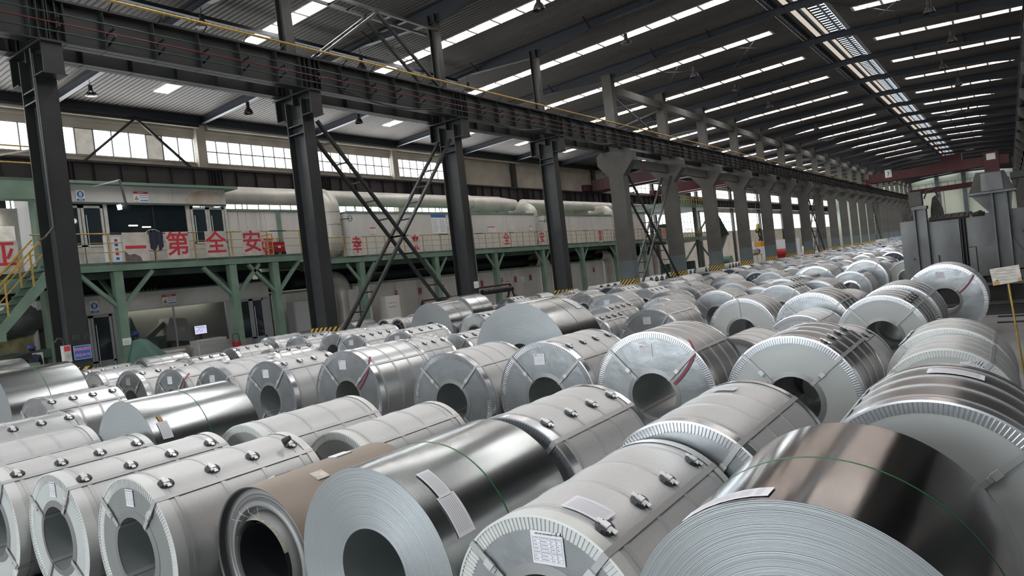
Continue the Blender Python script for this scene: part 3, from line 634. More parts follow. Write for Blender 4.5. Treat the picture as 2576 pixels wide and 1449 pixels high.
# lower control room
t = empty('lower_control_room', (BX, 10.5, 0), 'lower control room with wide window, below the green platform', 'booth')
def lb(x0, x1, y0, y1, z0, z1): return MB().box(x0, x1, y0-10.5, y1-10.5, r(z0), r(z1))
lb(-.05, .1, 10.5, 19.75, .4, 1.02).build('white_band', M['panel'], t); lb(-.03, .13, 10.5, 19.75, .33, .4).build('lintel', M['frame_w'], t); lb(-3.0, .12, 10.5, 19.8, 1.02, 1.08).build('top_trim', M['green_dk'], t)
lb(-.05, .05, 12.95, 13.45, -2.18, .33).build('wall_pier', M['alu'], t); lb(-.05, .05, 17.6, 18.05, -2.18, .33).build('wall_pier', M['alu'], t); lb(-.05, .05, 19.45, 19.8, -2.18, .33).build('wall_pier', M['alu'], t)
lb(-.05, .05, 13.45, 17.6, -2.18, -1.25).build('dado', M['frame_w'], t)
gt = mat('control_room_glass', (.06, .07, .07), .05); g_ = gt.node_tree; bs = g_.nodes['Principled BSDF']; bs.inputs['Alpha'].default_value = .22
lb(-.01, 0, 13.45, 17.6, -1.25, .33).build('window_glass', gt, t); lb(-.03, .03, 15.3, 15.36, -1.25, .33).build('mullion', M['alu'], t)
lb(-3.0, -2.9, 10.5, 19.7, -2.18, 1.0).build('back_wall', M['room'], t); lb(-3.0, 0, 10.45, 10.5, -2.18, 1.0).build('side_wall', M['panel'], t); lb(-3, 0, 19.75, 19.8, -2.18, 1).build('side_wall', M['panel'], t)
lb(-3, 0, 10.5, 19.7, -2.17, -2.14).build('room_floor', M['floor'], t)
lb(-2.6, -2.5, 13.5, 18.6, .6, .68).build('ceiling_tube', M['tube_on'], t)
for y0, y1 in ((11.2, 12.18), (12.2, 12.92)): door(t, y0-10.5, y1-10.5, .02, r(.33), .0, 'alu')
for y0, y1 in ((18.1, 18.8), (18.82, 19.45)): door(t, y0-10.5, y1-10.5, .02, r(.33), .0, 'alu')
# machinery in the room
t = empty('room_machine', (BX-1.3, 14.3, 0), 'green pump machine seen through the lower control room window', 'machine')
MB().tube((0, -.5, 1.0), (0, .8, 1.0), .32, 16).build('barrel', M['green'], t); b = MB(); b.prism([(-.1, .1), (.45, .1), (.35, 1.6), (.15, 2.3), (.0, 1.6)], 'x', -.5, -.3); b.build('cone', M['green'], t)
b = MB(); b.box(-.5, .2, .6, 1.2, .1, 1.4); b.bar((-.2, .7, 1.4), (-.2, 1.4, 1.9), .2, .2); b.build('housing', M['green_dk'], t); MB().box(-.6, .4, -.8, 1.5, 0, .15).build('base', M['dark_steel'], t)
t = empty('white_hopper', (BX-1.6, 16.3, 0), 'white inclined hopper seen behind the control room glass', 'machine')
MB().prism([(-.8, 1.2), (.5, 1.0), (.2, 2.0), (-.5, 2.1)], 'x', -.4, .4).build('hopper', M['panel'], t); MB().box(-.3, .3, -.5, .4, 0, 1.1).build('stand', M['green_dk'], t)
# desk, monitor, papers
t = empty('desk', (-26.2, 16.0, 0), 'grey steel desk with a monitor in front of the control room window', 'desk')
MB().box(-.3, .3, -.63, .6, 1.03, 1.1).build('desktop', M['frame_w'], t); MB().box(-.28, .28, .62-1.25, .6, .03, 1.03).build('carcass', M['frame_w'], t)
for y in (-.58, .01): MB().box(.281, .295, y, y+.56, .08, .8).build('cupboard_door', M['alu'], t)
MB().box(.281, .295, -.58, .57, .83, 1.0).build('drawer', M['alu'], t)
t = empty('monitor', (-26.2, 15.72, 0), 'lit flat monitor standing on the grey desk', 'monitor')
MB().box(-.03, .0, -.27, .27, 1.32, 1.68).build('screen_case', M['black'], t); MB().box(.001, .004, -.25, .25, 1.34, 1.66).build('screen', M['screen'], t)
b = MB()
for i in range(5): b.box(.005, .006, -.2+.06*i, -.17+.06*i, 1.42+.03*(i % 3), 1.45+.03*(i % 3))
b.box(.005, .006, -.2, .15, 1.6, 1.615); b.box(.005, .006, -.1, .2, 1.55, 1.56); b.build('screen_text', M['ink'], t)
MB().box(-.06, -.02, -.05, .05, 1.12, 1.35).build('neck', M['black'], t); MB().box(-.12, .08, -.12, .12, 1.1, 1.12).build('foot', M['alu'], t)
b = MB(); random.seed(2)
for i in range(5): b.box(-.25+.05*i, .0+.05*i, -.3+.1*i, .0+.12*i, 1.101+.004*i, 1.105+.004*i)
o = b.build('papers', M['paper'], None, (-26.2, 16.0, 0)); tag(o, 'loose white papers spread on the grey desk', 'papers')
t = empty('side_table', (-26.3, 14.3, 0), 'pale low table left of the desk, partly behind the green cover', 'table')
MB().box(-.3, .3, -.8, .6, .8, .88).build('table_top', M['frame_w'], t); MB().box(-.25, .25, -.7, .5, .02, .8).build('table_body', M['alu'], t)
for i, (y, rr_, hh, lb_) in enumerate(((16.1, .07, .52, 'left small red fire extinguisher by the desk'), (16.27, .07, .54, 'right small red fire extinguisher by the desk'))):
    t = empty('fire_extinguisher', (-25.3, y, 0), lb_, 'extinguisher', 'small fire extinguishers'); MB().tube((0, 0, .02), (0, 0, hh-.1), rr_, 14).tube((0, 0, hh-.1), (0, 0, hh-.02), rr_, 14, .03).build('cylinder', M['firered'], t)
    MB().bar((0, -.05, hh+.02), (0, .09, hh+.05), .02, .03).build('handle', M['black'], t)
t = empty('wheeled_extinguisher', (-25.3, 16.62, 0), 'large red wheeled extinguisher with loop handle by the green post', 'extinguisher')
MB().tube((0, 0, .12), (0, 0, .86), .17, 18).build('cylinder', M['firered'], t); MB().path([(0, -.14, .8), (0, -.14, 1.12), (0, -.08, 1.18), (0, .08, 1.18), (0, .14, 1.12), (0, .14, .8)], .014, 6).build('loop_handle', M['black'], t)
for y in (-.2, .17): MB().tube((-.1, y, .12), (-.1, y+.04, .12), .12, 14).build('wheel', M['black'], t)
# green tarpaulin over something
t = MB(); ap = [(-23.5, 11.75, 1.52), (-23.6, 12.15, 1.5)]; base = []
import cmath
n = 26
for i in range(n):
    a = 2*math.pi*i/n; f = 1+.13*math.sin(5*a+1)+.07*math.sin(9*a); base.append((-23.6+.95*math.cos(a)*f, 12.25+1.55*math.sin(a)*f*(1 if math.sin(a) > 0 else .75), .02))
mid = [( (bx*.52-23.55*.48), (by*.5+11.98*.5), .78+.1*math.sin(i*1.9)) for i, (bx, by, _) in enumerate(base)]
top = [(-23.55+.16*math.cos(2*math.pi*i/n), 11.95+.24*math.sin(2*math.pi*i/n), 1.5) for i in range(n)]
v = base+mid+top+[(-23.55, 11.95, 1.56)]
t.add(v, [(i, (i+1) % n, n+(i+1) % n, n+i) for i in range(n)]+[(n+i, n+(i+1) % n, 2*n+(i+1) % n, 2*n+i) for i in range(n)]+[(2*n+i, 2*n+(i+1) % n, 3*n) for i in range(n)], 0, True)
tag(t.build('covered_machine', M['tarp']), 'dark green tarpaulin draped to a peak over equipment near the lower doors', 'tarpaulin')
# electrical cabinets
def cabinet(y0, y1, h, m, label, X=-26.3, kind=0):
    t = empty('electrical_cabinet', (X, (y0+y1)/2, 0), label, 'cabinet'); w = y1-y0
    MB().box(-.5, 0, -w/2, w/2, .05, h).build('body', M[m], t); MB().box(.001, .02, -w/2+.05, w/2-.05, .1, h-.08).build('door', M[m], t); MB().box(-.5, .01, -w/2, w/2, 0, .05).build('plinth', M['black'], t)
    if kind:
        MB().box(.02, .12, -w*.32, -w*.02, .5, h-.35).build('meter_box', M['alu'], t); MB().tube((.12, -w*.17, h-.6), (.14, -w*.17, h-.6), .05, 10).build('dial', M['black'], t)
        MB().path([(.1, -w*.4, .3), (.12, -w*.42, 1.2), (.12, -w*.38, h-.35), (.12, -w*.2, h-.15), (.12, -w*.02, h-.3)], .022, 6).build('cable', M['black'], t)
        MB().box(.02, .025, .02, w*.2, h-.3, h-.15).build('label_plate', M['greyink'], t)
    else: MB().box(.02, .03, -w*.45, w*.45, h*.35, h*.365).build('seam', M['ink'], t)
    return t
cabinet(20.3, 21.2, 2.15, 'alu', 'plain grey cabinet left of the second dark column'); cabinet(21.25, 22.3, 2.2, 'panel', 'white cabinet with black cable loop left of the second column', kind=1)
cabinet(24.0, 25.0, 2.45, 'panel', 'white cabinet with black cable loop right of the second column', kind=1)
t = cabinet(25.3, 26.3, 1.9, 'panel', 'white cabinet with rows of indicator buttons behind the ladder brace', X=-25.6)
for i in range(8): MB().tube((.02, -.3+.15*(i % 4), 1.55-.2*(i//4)), (.04, -.3+.15*(i % 4), 1.55-.2*(i//4)), .025, 8).build('button', M['ink'], t)
# lower dark recess and pipes behind, upper furnace
def furnace(name, y0, y1, z0, z1, label, X=FX, trim=True):
    t = empty(name, (X, y0, 0), label, 'furnace'); n = max(1, round((y1-y0)/3.2)); st = (y1-y0)/n
    for i in range(n): MB().box(-2.2, 0, i*st+.01, (i+1)*st-.01, z0, z1).build('casing_panel', M['panel'], t)
    if trim: MB().box(-2.25, .04, 0, y1-y0, z1, z1+.1).build('top_trim', M['green'], t)
    return t
furnace('upper_furnace', 24.7, 41.9, r(1.95), r(4.1), 'long white upper furnace casing behind the second and third columns')
furnace('upper_furnace', 43.2, 53.7, r(1.95), r(4.05), 'white upper furnace casing right of the fourth dark column')
furnace('upper_furnace', 55.2, 60.5, r(1.95), r(4.3), 'short white furnace end casing right of the first concrete column')
furnace('lower_furnace', 19.9, 24.0, .0, r(.4), 'low white casing behind the grey and white cabinets', X=-27.3)
furnace('lower_furnace', 24.5, 33.5, .0, r(.42), 'white lower furnace casing with red slogan, between second and third columns')
furnace('lower_furnace', 34.9, 41.9, .0, r(.42), 'white lower furnace casing with red slogan right of the third column')
furnace('lower_furnace', 44.6, 51.3, .0, r(.42), 'white lower furnace casing right of the fourth dark column')
furnace('lower_furnace', 54.0, 61, .0, r(.42), 'white lower furnace casing behind the first concrete columns')
words_t = empty('painted_slogan', (FX+.02, 24.5, 0), 'row of small dark red characters painted along the lower white casings', 'lettering')
for ch, y in zip('敢于拼搏敢于超越无', (25.5, 27.5, 29.38, 31.28, 35.06, 37.2, 38.74, 40.55, 49.6)): words('character', ch, .42, (.01, y-24.5, r(-.26)), 'x', M['dkred'], words_t, .002, sx=.8)
t = empty('service_void', (-28.4, 9, 0), 'dark service void with pipes between lower casings and green platform', 'pipework')
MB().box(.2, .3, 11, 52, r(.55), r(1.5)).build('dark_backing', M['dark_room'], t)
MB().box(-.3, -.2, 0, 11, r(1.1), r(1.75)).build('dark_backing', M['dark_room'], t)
MB().tube((.6, 12.5, r(.85)), (.6, 50, r(.85)), .28, 12).build('large_pipe', M['pipe'], t); MB().tube((.1, 2, r(1.1)), (.1, 50, r(1.1)), .12, 8).build('pipe', M['pipe'], t)
for i in range(3): MB().path([(.3, 5.6+.15*i+.25*math.cos(a*.35), r(1.2)+.35*math.sin(a*.35+3.14)) for a in range(10)], .02, 5).build('cable_loop', M['greyink'], t)
# duct line above
t = empty('overhead_duct', (-29.0, 18, 0), 'long round insulated duct above the furnaces under the crane beam', 'duct')
def seg(y0, y1, z, ra, rb=None, name='duct_section'): MB().tube((0, y0-18, r(z)), (0, y1-18, r(z)), ra, 28, rb, caps=True).build(name, M['duct'], t)
for a, c in ((18.2, 21), (21, 24.2), (24.2, 27), (27, 30), (30, 33), (33, 35.8)): seg(a, c-.01, 5.17, .41)
seg(35.8, 37.2, 5.14, .41, .52, 'reducer'); seg(37.2, 40.6, 5.08, .54); seg(40.6, 42.5, 5.08, .52, .4, 'reducer')
for a, c in ((43.6, 47), (47, 50.4), (50.4, 54), (54, 57.5)): seg(a, c-.01, 5.15, .38)
for y in (20, 25, 27, 31, 34, 38, 40, 44.5, 48, 51, 55):
    MB().bar((.3, y-18, r(4.15)), (.05, y-18+.15, r(4.8)), .04, .04).build('duct_stay', M['dark_steel'], t)
def elbow_duct(y, ztop, zbot, label, rad=.42, X=-27.6, lower=False):
    e = empty('duct_elbow', (X, y, 0), label, 'duct'); pts = []
    b = MB(); q = 9; R_ = rad*1.35
    cen = [(-R_ + R_*math.sin(i/q*math.pi/2), 0, ztop - R_ + R_*math.cos(i/q*math.pi/2)) for i in range(q+1)]
    cen = [(-R_-1.2, 0, ztop)] + cen + [(0, 0, zbot+R_)]
    cen += [(-R_*(1-math.cos(i/q*math.pi/2)), 0, zbot+R_-R_*math.sin(i/q*math.pi/2)) for i in range(1, q+1)]
    b.sweep(cen, rad, (0, 1, 0))
    b.build('elbow_shell', M['duct'], e)
    for z in (ztop-R_-.1, (ztop+zbot)/2, zbot+R_+.1):
        MB().tube((0, 0, z-.03), (0, 0, z+.03), rad+.02, 22).build('seam_band', M['duct'], e)
    w_ = MB(); w_.path([(rad+.3, .55+.14*math.cos(i*math.pi/8), (ztop+zbot)/2+.2+.14*math.sin(i*math.pi/8)) for i in range(17)], .015, 5)
    w_.bar((rad+.3, .41, (ztop+zbot)/2+.2), (rad+.3, .69, (ztop+zbot)/2+.2), .02, .02); w_.tube((rad-.1, .2, (ztop+zbot)/2+.2), (rad+.3, .55, (ztop+zbot)/2+.2), .02, 6)
    w_.build('valve_wheel', M['black'], e)
elbow_duct(24.15, r(5.0), r(2.2), 'large grey duct elbow bending down right of the second dark column', .5)
elbow_duct(42.6, r(4.7), r(2.2), 'duct elbow behind the fourth dark column', .4); elbow_duct(54.5, r(4.7), r(2.2), 'duct elbow behind the first concrete column', .4)
for y, lbl in ((24.05, 'pale lower duct bend right of the second dark column'), (43.0, 'pale lower duct bend behind the fourth dark column'), (52.7, 'tall pale lower duct bend left of the first concrete column'), (62.0, 'tall pale duct bend between the first concrete columns')):
    e = empty('lower_duct', (-26.9, y, 0), lbl, 'duct'); b = MB(); R_ = .7
    cen = [(-.3, -1.6, r(.9))] + [(-.3, -R_+R_*math.sin(i/8*math.pi/2), r(.9)-R_+R_*math.cos(i/8*math.pi/2)) for i in range(9)] + [(-.3, 0, .3)]
    b.sweep(cen, .4, (1, 0, 0), 18)
    b.build('bend_shell', M['duct'], e); MB().tube((-.3, 0, 0), (-.3, 0, .4), .44, 18).build('foot_collar', M['duct'], e)
# notices on casings
def notice(y0, y1, z0, z1, X, m, label, head=None, cols=1):
    t = empty('notice', (X, (y0+y1)/2, 0), label, 'notice'); w = y1-y0; h = z1-z0
    MB().box(0, .015, -w/2, w/2, r(z0), r(z1)).build('sheet', M[m], t)
    if head: MB().box(.015, .018, -w/2, w/2, r(z1)-h*.16, r(z1)).build('header', M[head], t)
    b = MB()
    for c in range(cols):
        for i in range(8): b.box(.015, .017, -w/2+w*(c+.08)/cols, -w/2+w*(c+.92)/cols-random.random()*w*.2/cols, r(z0)+h*(.08+.09*i), r(z0)+h*(.11+.09*i))
    b.build('print_lines', M['greyink'], t)
notice(31.0, 32.3, 2.95, 4.05, FX+.01, 'sign_w', 'blue bordered two column notice on the white upper furnace', 'blue', 2)
notice(32.4, 33.1, 3.3, 3.8, FX+.01, 'sign_w', 'small white notice right of the blue bordered one')
notice(26.15, 26.55, 3.0, 3.35, FX+.01, 'sign_w', 'small red headed notice left of the ladder brace crossing', 'red')
notice(36.3, 37.1, 2.95, 3.3, FX+.01, 'sign_w', 'double red headed notice right of the third dark column', 'red', 2)
notice(38.9, 39.15, 3.15, 3.3, FX+.01, 'sign_w', 'tiny plate alone in the middle of the white furnace')
notice(42.0-.9, 42.0-.55, 3.0, 3.3, FX+.01, 'sign_w', 'tiny red headed notice left of the fourth dark column', 'red')
notice(26.7, 27.1, -.62, -.3, FX+.01, 'sign_w', 'red headed notice low behind the ladder brace', 'red')
notice(37.6, 38.0, -.62, -.3, FX+.01, 'sign_w', 'red headed notice low right of the third dark column', 'red'); notice(39.3, 39.8, -.5, -.1, FX+.01, 'sign_w', 'white notice between red characters on the low casing')
# racks with rolls
def rack(y0, y1, X, label, h=1.45):
    t = empty('a_frame_rack', (X, y0, 0), label, 'rack')
    for y in (0, y1-y0):
        for s in (-1, 1): MB().bar((s*.55, y, .02), (0, y, h), .09, .09).build('leg', M['maroon'], t)
        for i in range(3):
            for s in (-1, 1): MB().path([(s*(.45-.13*i), y, .35+.35*i), (s*(.62-.13*i), y, .33+.35*i), (s*(.66-.13*i), y, .42+.35*i)], .02, 5).build('hook', M['maroon'], t)
    MB().bar((0, 0, h), (0, y1-y0, h), .1, .1).build('top_bar', M['maroon'], t); return t
rack(26.9, 29.6, -24.6, 'maroon A frame rack holding yellow rolls behind the near coils')
rack(29.9, 33.0, -23.4, 'dark A frame rack with black sleeves left of the third column', 1.75)
for i, (x, z, lb_) in enumerate(((-24.1, .95, 'upper yellow roll on the maroon rack'), (-24.0, .6, 'lower yellow roll on the maroon rack'))):
    tag(MB().tube((x, 27.0, z), (x, 29.4, z), .17, 16).build('yellow_roll', M['yroll']), lb_, 'roll')
b = MB()
for i in range(14): b.tube((-23.2, 30.1+.2*i, 1.5), (-23.2, 30.25+.2*i, 1.5), .16, 10)
tag(b.build('black_sleeves', M['black']), 'row of black rubber sleeves on the dark A frame rack', 'sleeves')

# ---- stair and left tower
t = empty('stair', (-24.5, 8.0, 0), 'green steel stair with yellow handrails at the left edge', 'stair')
for x in (0, -.9):
    MB().prism([(0, r(-.2)), (.56, r(-.2)), (.56, r(.03)), (2.05, r(1.6)), (2.05, r(2.08))], 'x', x-.02, x+.02).build('stringer', M['green'], t)
for i in range(9):
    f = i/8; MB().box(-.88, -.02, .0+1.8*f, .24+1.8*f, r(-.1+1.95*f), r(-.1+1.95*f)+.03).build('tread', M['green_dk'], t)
for x in (.0, -.9):
    MB().bar((x, -.3, r(.55)), (x, 1.9, r(2.9)), .05, .05).build('handrail', M['yellow'], t); MB().bar((x, -.3, r(.1)), (x, 1.9, r(2.45)), .03, .03).build('mid_rail', M['yellow'], t)
    for f in (.12, .45, .8): MB().bar((x, -.3+2.2*f, r(-.55+2.4*f)), (x, -.3+2.2*f, r(.55+2.35*f)), .045, .045).build('baluster', M['yellow'], t)
MB().box(-1.0, .1, -3, 0, r(-.35), r(-.22)).build('landing', M['green'], t); MB().box(-.1, .0, -2.9, -2.75, 0, r(-.35)).build('landing_leg', M['green'], t); MB().box(-.9, -.8, -.3, -.15, 0, r(-.35)).build('landing_leg', M['green'], t)
t = empty('green_tower', (-26.4, 6.0, 0), 'green steel frame tower with upper deck at the left edge', 'tower')
for y in (4.6, 0): MB().box(-.2, .2, y-.2, y+.2, 0, r(4.9)).build('post', M['green'], t)
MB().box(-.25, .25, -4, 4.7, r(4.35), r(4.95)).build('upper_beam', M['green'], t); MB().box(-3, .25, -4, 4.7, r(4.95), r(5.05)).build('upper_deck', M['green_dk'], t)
MB().box(-.2, .2, -4, 4.7, r(1.3), r(1.75)).build('lower_beam', M['green'], t); MB().box(-.2, .15, -4, 4.7, r(-.9), r(-.62)).build('cross_beam', M['green_dk'], t)
for f in (0, 1.6, 3.3, 4.6): MB().tube((.2, f, r(5.0)), (.2, f, r(6.1)), .03, 6).build('deck_post', M['yellow'], t)
for z in (5.55, 6.1): MB().tube((.2, -4, r(z)), (.2, 4.6, r(z)), .03, 6).build('deck_rail', M['yellow'], t)
MB().bar((.2, 1.2, r(5.1)), (.2, 4.5, r(6.0)), .06, .05).build('diagonal_rail', M['frame_w'], t)
MB().tube((-.4, 2.4, r(5.4)), (-.2, 2.4, r(5.4)), .36, 20).build('maroon_wheel', M['maroon'], t); MB().tube((-.2, 2.4, r(5.4)), (-.17, 2.4, r(5.4)), .18, 16).build('hub', M['alu'], t)
MB().box(-.9, -.85, 3.2, 4.3, r(2.0), r(4.2)).build('window_leaf', M['frame_w'], t); MB().box(-.84, -.83, 3.35, 4.15, r(2.4), r(3.6)).build('pane', M['dirty_pane'], t)
MB().box(-1.3, -1.25, -1, 2.9, r(2.0), r(3.6)).build('white_tarpaulin', M['paper'], t); MB().box(-2.6, -2.5, -4, 4.6, r(1.75), r(4.9)).build('dark_backing', M['green_dk'], t)
MB().box(-.75, -.7, 3.0, 3.7, r(3.75), r(3.85)).build('lit_tube', M['tube_on'], t)
MB().box(-1.4, -1.3, -4, 4.6, 0, r(-.9)).build('rear_screen', M['panel'], t); MB().box(-1.25, -1.2, 3.4, 4.6, 0, r(.6)).build('yellow_stained_panel', mat('yellow_stained_panel', (.34, .30, .16), .7, noise=.6, nscale=3), t)
MB().tube((-1.2, 3.5, r(.3)), (-1.2, 5.2, r(.5)), .5, 16).build('round_vessel', M['tank'], t)
t = empty('control_desk', (-25.4, 8.7, 0), 'green operator desk with black instrument head at the lower left edge', 'desk')
MB().box(-.3, .3, -.5, .1, .02, 1.15).build('cabinet_left', M['green'], t); MB().box(-.3, .3, .35, .9, .02, 1.2).build('cabinet_right', M['green'], t)
MB().bar((.1, -.3, 1.3), (.1, .75, 1.45), .16, .18).build('instrument_head', M['black'], t); MB().tube((.1, .1, .9), (.1, .1, 1.35), .05, 8).build('stem', M['black'], t)
notice(9.75, 10.1, -1.2, -.7, -26.15, 'sign_w', 'two small paper notices on the green post beside the worker'); notice(12.3, 12.6, -.85, -.6, PX+.12, 'sign_w', 'small blue and red notice on the green platform leg')

# ---- things on the columns
t = empty('blue_plaque', (-19.97, 8.62, 0), 'blue plaque with pink characters on the leftmost dark column', 'sign')
MB().box(0, .02, -.2, .22, r(-.86), r(-.5)).build('plate', M['blue'], t); b = MB()
for z in (-.86, -.51): b.box(.02, .024, -.2, .22, r(z), r(z)+.012)
for y in (-.2, .208): b.box(.02, .024, y, y+.012, r(-.86), r(-.5))
b.build('border', M['ltblue'], t); words('text_line', '物流成品堆放区', .09, (.024, .01, r(-.6)), 'x', M['lilac'], t, .001, sx=.62); words('text_line', '库位30-70', .09, (.024, .01, r(-.75)), 'x', M['lilac'], t, .001, sx=.9)
t = empty('switch_box', (-20.1, 8.27, 0), 'small white box with red label on the leftmost dark column', 'box')
MB().box(0, .16, -.09, .09, r(-.88), r(-.45)).build('case', M['frame_w'], t); MB().box(.161, .165, -.07, .07, r(-.6), r(-.47)).build('red_label', M['red'], t); MB().box(.161, .18, -.04, .05, r(-.75), r(-.65)).build('breaker', M['alu'], t)
MB().tube((.08, .02, r(-1.5)), (.08, .02, r(-.88)), .02, 6).build('conduit', M['frame_w'], t); MB().path([(.05, 0, r(-.45)), (.05, -.03, r(-.3)), (.02, -.12, r(-.25)), (0, -.2, r(-.35))], .035, 6).build('flexible_hose', M['black'], t)
for s_, yy, zz in (('80', 8.53, -.28), ('19', 8.8, -.3)):
    t = words('chalk_number', s_, .2, (-19.985, yy, r(zz)), 'x', M['tank'], None, .0005, bold=-.012); tag(t, 'clear chalk number 80 on the leftmost dark column' if s_ == '80' else 'faint chalk digits right of the clear chalk 80', 'lettering')
MB_c = MB().path([(-19.98, 8.3, r(7.2)), (-19.97, 8.32, r(2.6)), (-19.97, 8.1, r(2.35)), (-20.3, 8.1, r(2.3))], .025, 6).build('conduit', M['tank']); tag(MB_c, 'thin brown conduit running down the leftmost dark column', 'conduit')
notice(YK(2)-.1, YK(2)+.22, -.35, -.05, XC+.46, 'sign_w', 'small white notice low on the third dark column')
t = MB().tube((XC+.5, YK(2)+.2, r(3.2)), (XC+.5, YK(2)+.2, r(.2)), .03, 6).build('conduit', M['tank']); tag(t, 'thin brown conduit low on the third dark column', 'conduit')

# ---- distant left bay: green tower, crane girders, hook, bright clutter
t = empty('green_stair_tower', (-27, 66, 0), 'dark green process tower with stair seen between the concrete columns', 'tower')
for x in (0, -5):
    for y in (0, 7, 13): MB().box(x-.15, x+.15, y-.15, y+.15, 0, r(5.5)).build('post', M['green_dk'], t)
for z in (r(1.9), r(5.3)): MB().box(-5, .3, -2, 13, z-.35, z).build('deck', M['green'], t)
for z in (r(2.7), r(6.1)):
    b = MB()
    for i in range(22): b.tube((.3, -2+.7*i, z-.9), (.3, -2+.7*i, z), .03, 5)
    for q in (0, .35): b.tube((.3, -2, z-q), (.3, 13, z-q), .03, 5)
    b.build('guard_rail', M['yellow'], t)
MB().bar((.2, 9, 0), (.2, 15, r(1.9)), .12, .9, up=(1, 0, 0)).build('stair_flight', M['green_dk'], t); MB().bar((.2, 15.5, r(1.9)), (.2, 11, r(5.3)), .12, .9, up=(1, 0, 0)).build('stair_flight', M['green_dk'], t)
for a, c in (((0, 0, .2), (0, 7, r(1.5))), ((0, 7, r(2)), (0, 13, r(5))), ((0, 13, .2), (0, 7, r(1.5)))): MB().bar(a, c, .14, .14).build('brace', M['green'], t)
for y, z in ((1, 0), (4.5, 0), (9, 0), (3, r(1.9)), (10, r(5.3))): MB().tube((-2, y, z), (-2, y, z+1.6), .7, 14).build('vessel', M['green_dk'], t)
def crane(y, xa, xb, zb, zt, label, m='crane', dy=2.6):
    t = empty('bridge_crane', (0, y, 0), label, 'crane')
    for s in (0, dy):
        MB().box(xa+.6, xb-.6, s-.3, s+.3, r(zb), r(zt)).build('girder', M[m], t)
        MB().box(xa+1, xb-1, s-.5, s-.47, r(zt)+.9, r(zt)+.95).build('walk_rail', M['black'], t)
        b = MB()
        for i in range(int((xb-xa-2)/1.5)): b.box(xa+1+1.5*i, xa+1.05+1.5*i, s-.5, s-.46, r(zt), r(zt)+.92)
        b.build('rail_posts', M['black'], t)['kind'] = 'stuff'
    for x in (xa+.02, xb+.05): MB().box(x-.3, x+.3, -1.2, dy+1.2, r(8.57), r(zb)+.75).build('end_carriage', M[m], t)
    return t
t = crane(137, XC+.7, 1.3, 8.75, 10.2, 'near red bridge crane spanning the main bay at the far end')
MB().box(-8.5, -5.5, .2, 2.6, r(10.2), r(11.5)).build('hoist_trolley', M['crane'], t); MB().box(-16.6, -15.6, -.36, -.32, r(9.3), r(10.6)).build('number_plate', M['sign_w'], t); words('number', '7', .9, (-16.1, -.37, r(9.85)), 'y', M['ink'], t, .002)
MB().box(-2.6, -.6, -.6, 1.5, r(7.1), r(10.9)).build('driver_cab', M['crane'], t); MB().box(-2.2, -1.0, -.62, -.6, r(9.6), r(10.6)).build('cab_window', M['sign_w'], t)
t = crane(198, XC+.7, 1.3, 8.4, 9.5, 'farther red bridge crane in front of the pale end wall', 'maroon')
b = MB()
for x in (-13.6, -12.9, -12.2): b.tube((x, 0, r(3)), (x, 0, r(8.4)), .05, 5)
b.build('hoist_ropes', M['black'], t)
crane(72, X0+1.6, XC-1.0, 8.5, 9.7, 'maroon bridge crane in the left bay seen between concrete columns', 'maroon')
t = crane(90.5, X0+1.6, XC-1.0, 8.5, 9.7, 'distant red bridge crane in the left bay', 'crane')
MB().box(-27.2, -24.8, -.3, 2.9, r(9.7), r(10.5)).build('hoist_trolley', M['crane'], t)
t = empty('crane_hook', (-26, 92, 0), 'yellow crane hook block hanging in the left bay', 'hook')
MB().tube((-.12, 0, r(2.5)), (.12, 0, r(2.5)), .55, 18).build('sheave', M['yroll'], t); MB().box(-.25, .25, -.35, .35, r(1.9), r(2.4)).build('block', M['black'], t); MB().tube((0, 0, r(2.9)), (0, 0, r(9.7)), .04, 5).build('rope', M['black'], t)
MB().path([(0, 0, r(1.9)), (0, 0, r(1.5)), (0, .3, r(1.3)), (0, .35, r(1.05)), (0, .1, r(.9)), (0, -.15, r(1.0))], .09, 8).build('hook', M['black'], t); MB().box(-.4, .4, -.9, .8, r(.1), r(.75)).build('lifting_block', M['orange'], t)
t = empty('work_stand', (-26.5, 91, 0), 'yellow inspection stand with a roll in the left bay', 'stand')
for x in (-.6, .6):
    for y in (-.9, .9): MB().tube((x, y, 0), (x, y, r(-.9)), .06, 6).build('leg', M['yroll'], t)
MB().box(-.7, .7, -1, 1, r(-.9), r(-.8)).build('top', M['yellow'], t); MB().tube((0, -1.2, r(-.45)), (0, 1.0, r(-.45)), .35, 16).build('roll', M['Mt'], t); MB().tube((0, 1.0, r(-.45)), (0, 1.4, r(-.45)), .37, 16).build('roll_end', M['black'], t)
for i, (x, y, m, lb_) in enumerate(((-27, 106, 'firered', 'red low machine seen between the seventh and eighth concrete columns'), (-26, 118, 'paper', 'white curved machine cover between far concrete columns'), (-28, 84, 'green', 'green roller bed behind the concrete columns'))):
    t = empty('far_machine', (x, y, 0), lb_, 'machine'); MB().box(-.8, .8, -1.6, 1.6, 0, .7).build('bed', M[m], t); MB().tube((-.8, 0, .9), (.8, 0, .9), .75, 18).build('drum', M[m], t)
t = empty('corrugated_screen', (-30, 98, 0), 'low white corrugated screen in the far left bay', 'screen')
for i in range(8): MB().box(-.05, .05, 4*i, 4*i+3.95, 0, r(.9)).build('screen_panel', M['paper'], t)
# area light added along the far left windows; the wall has no door
area('daylight_far_left', (X0+.6, 130, 5.5), (0, math.radians(-90), 0), 5, 90, 5200, (.96, .98, 1))

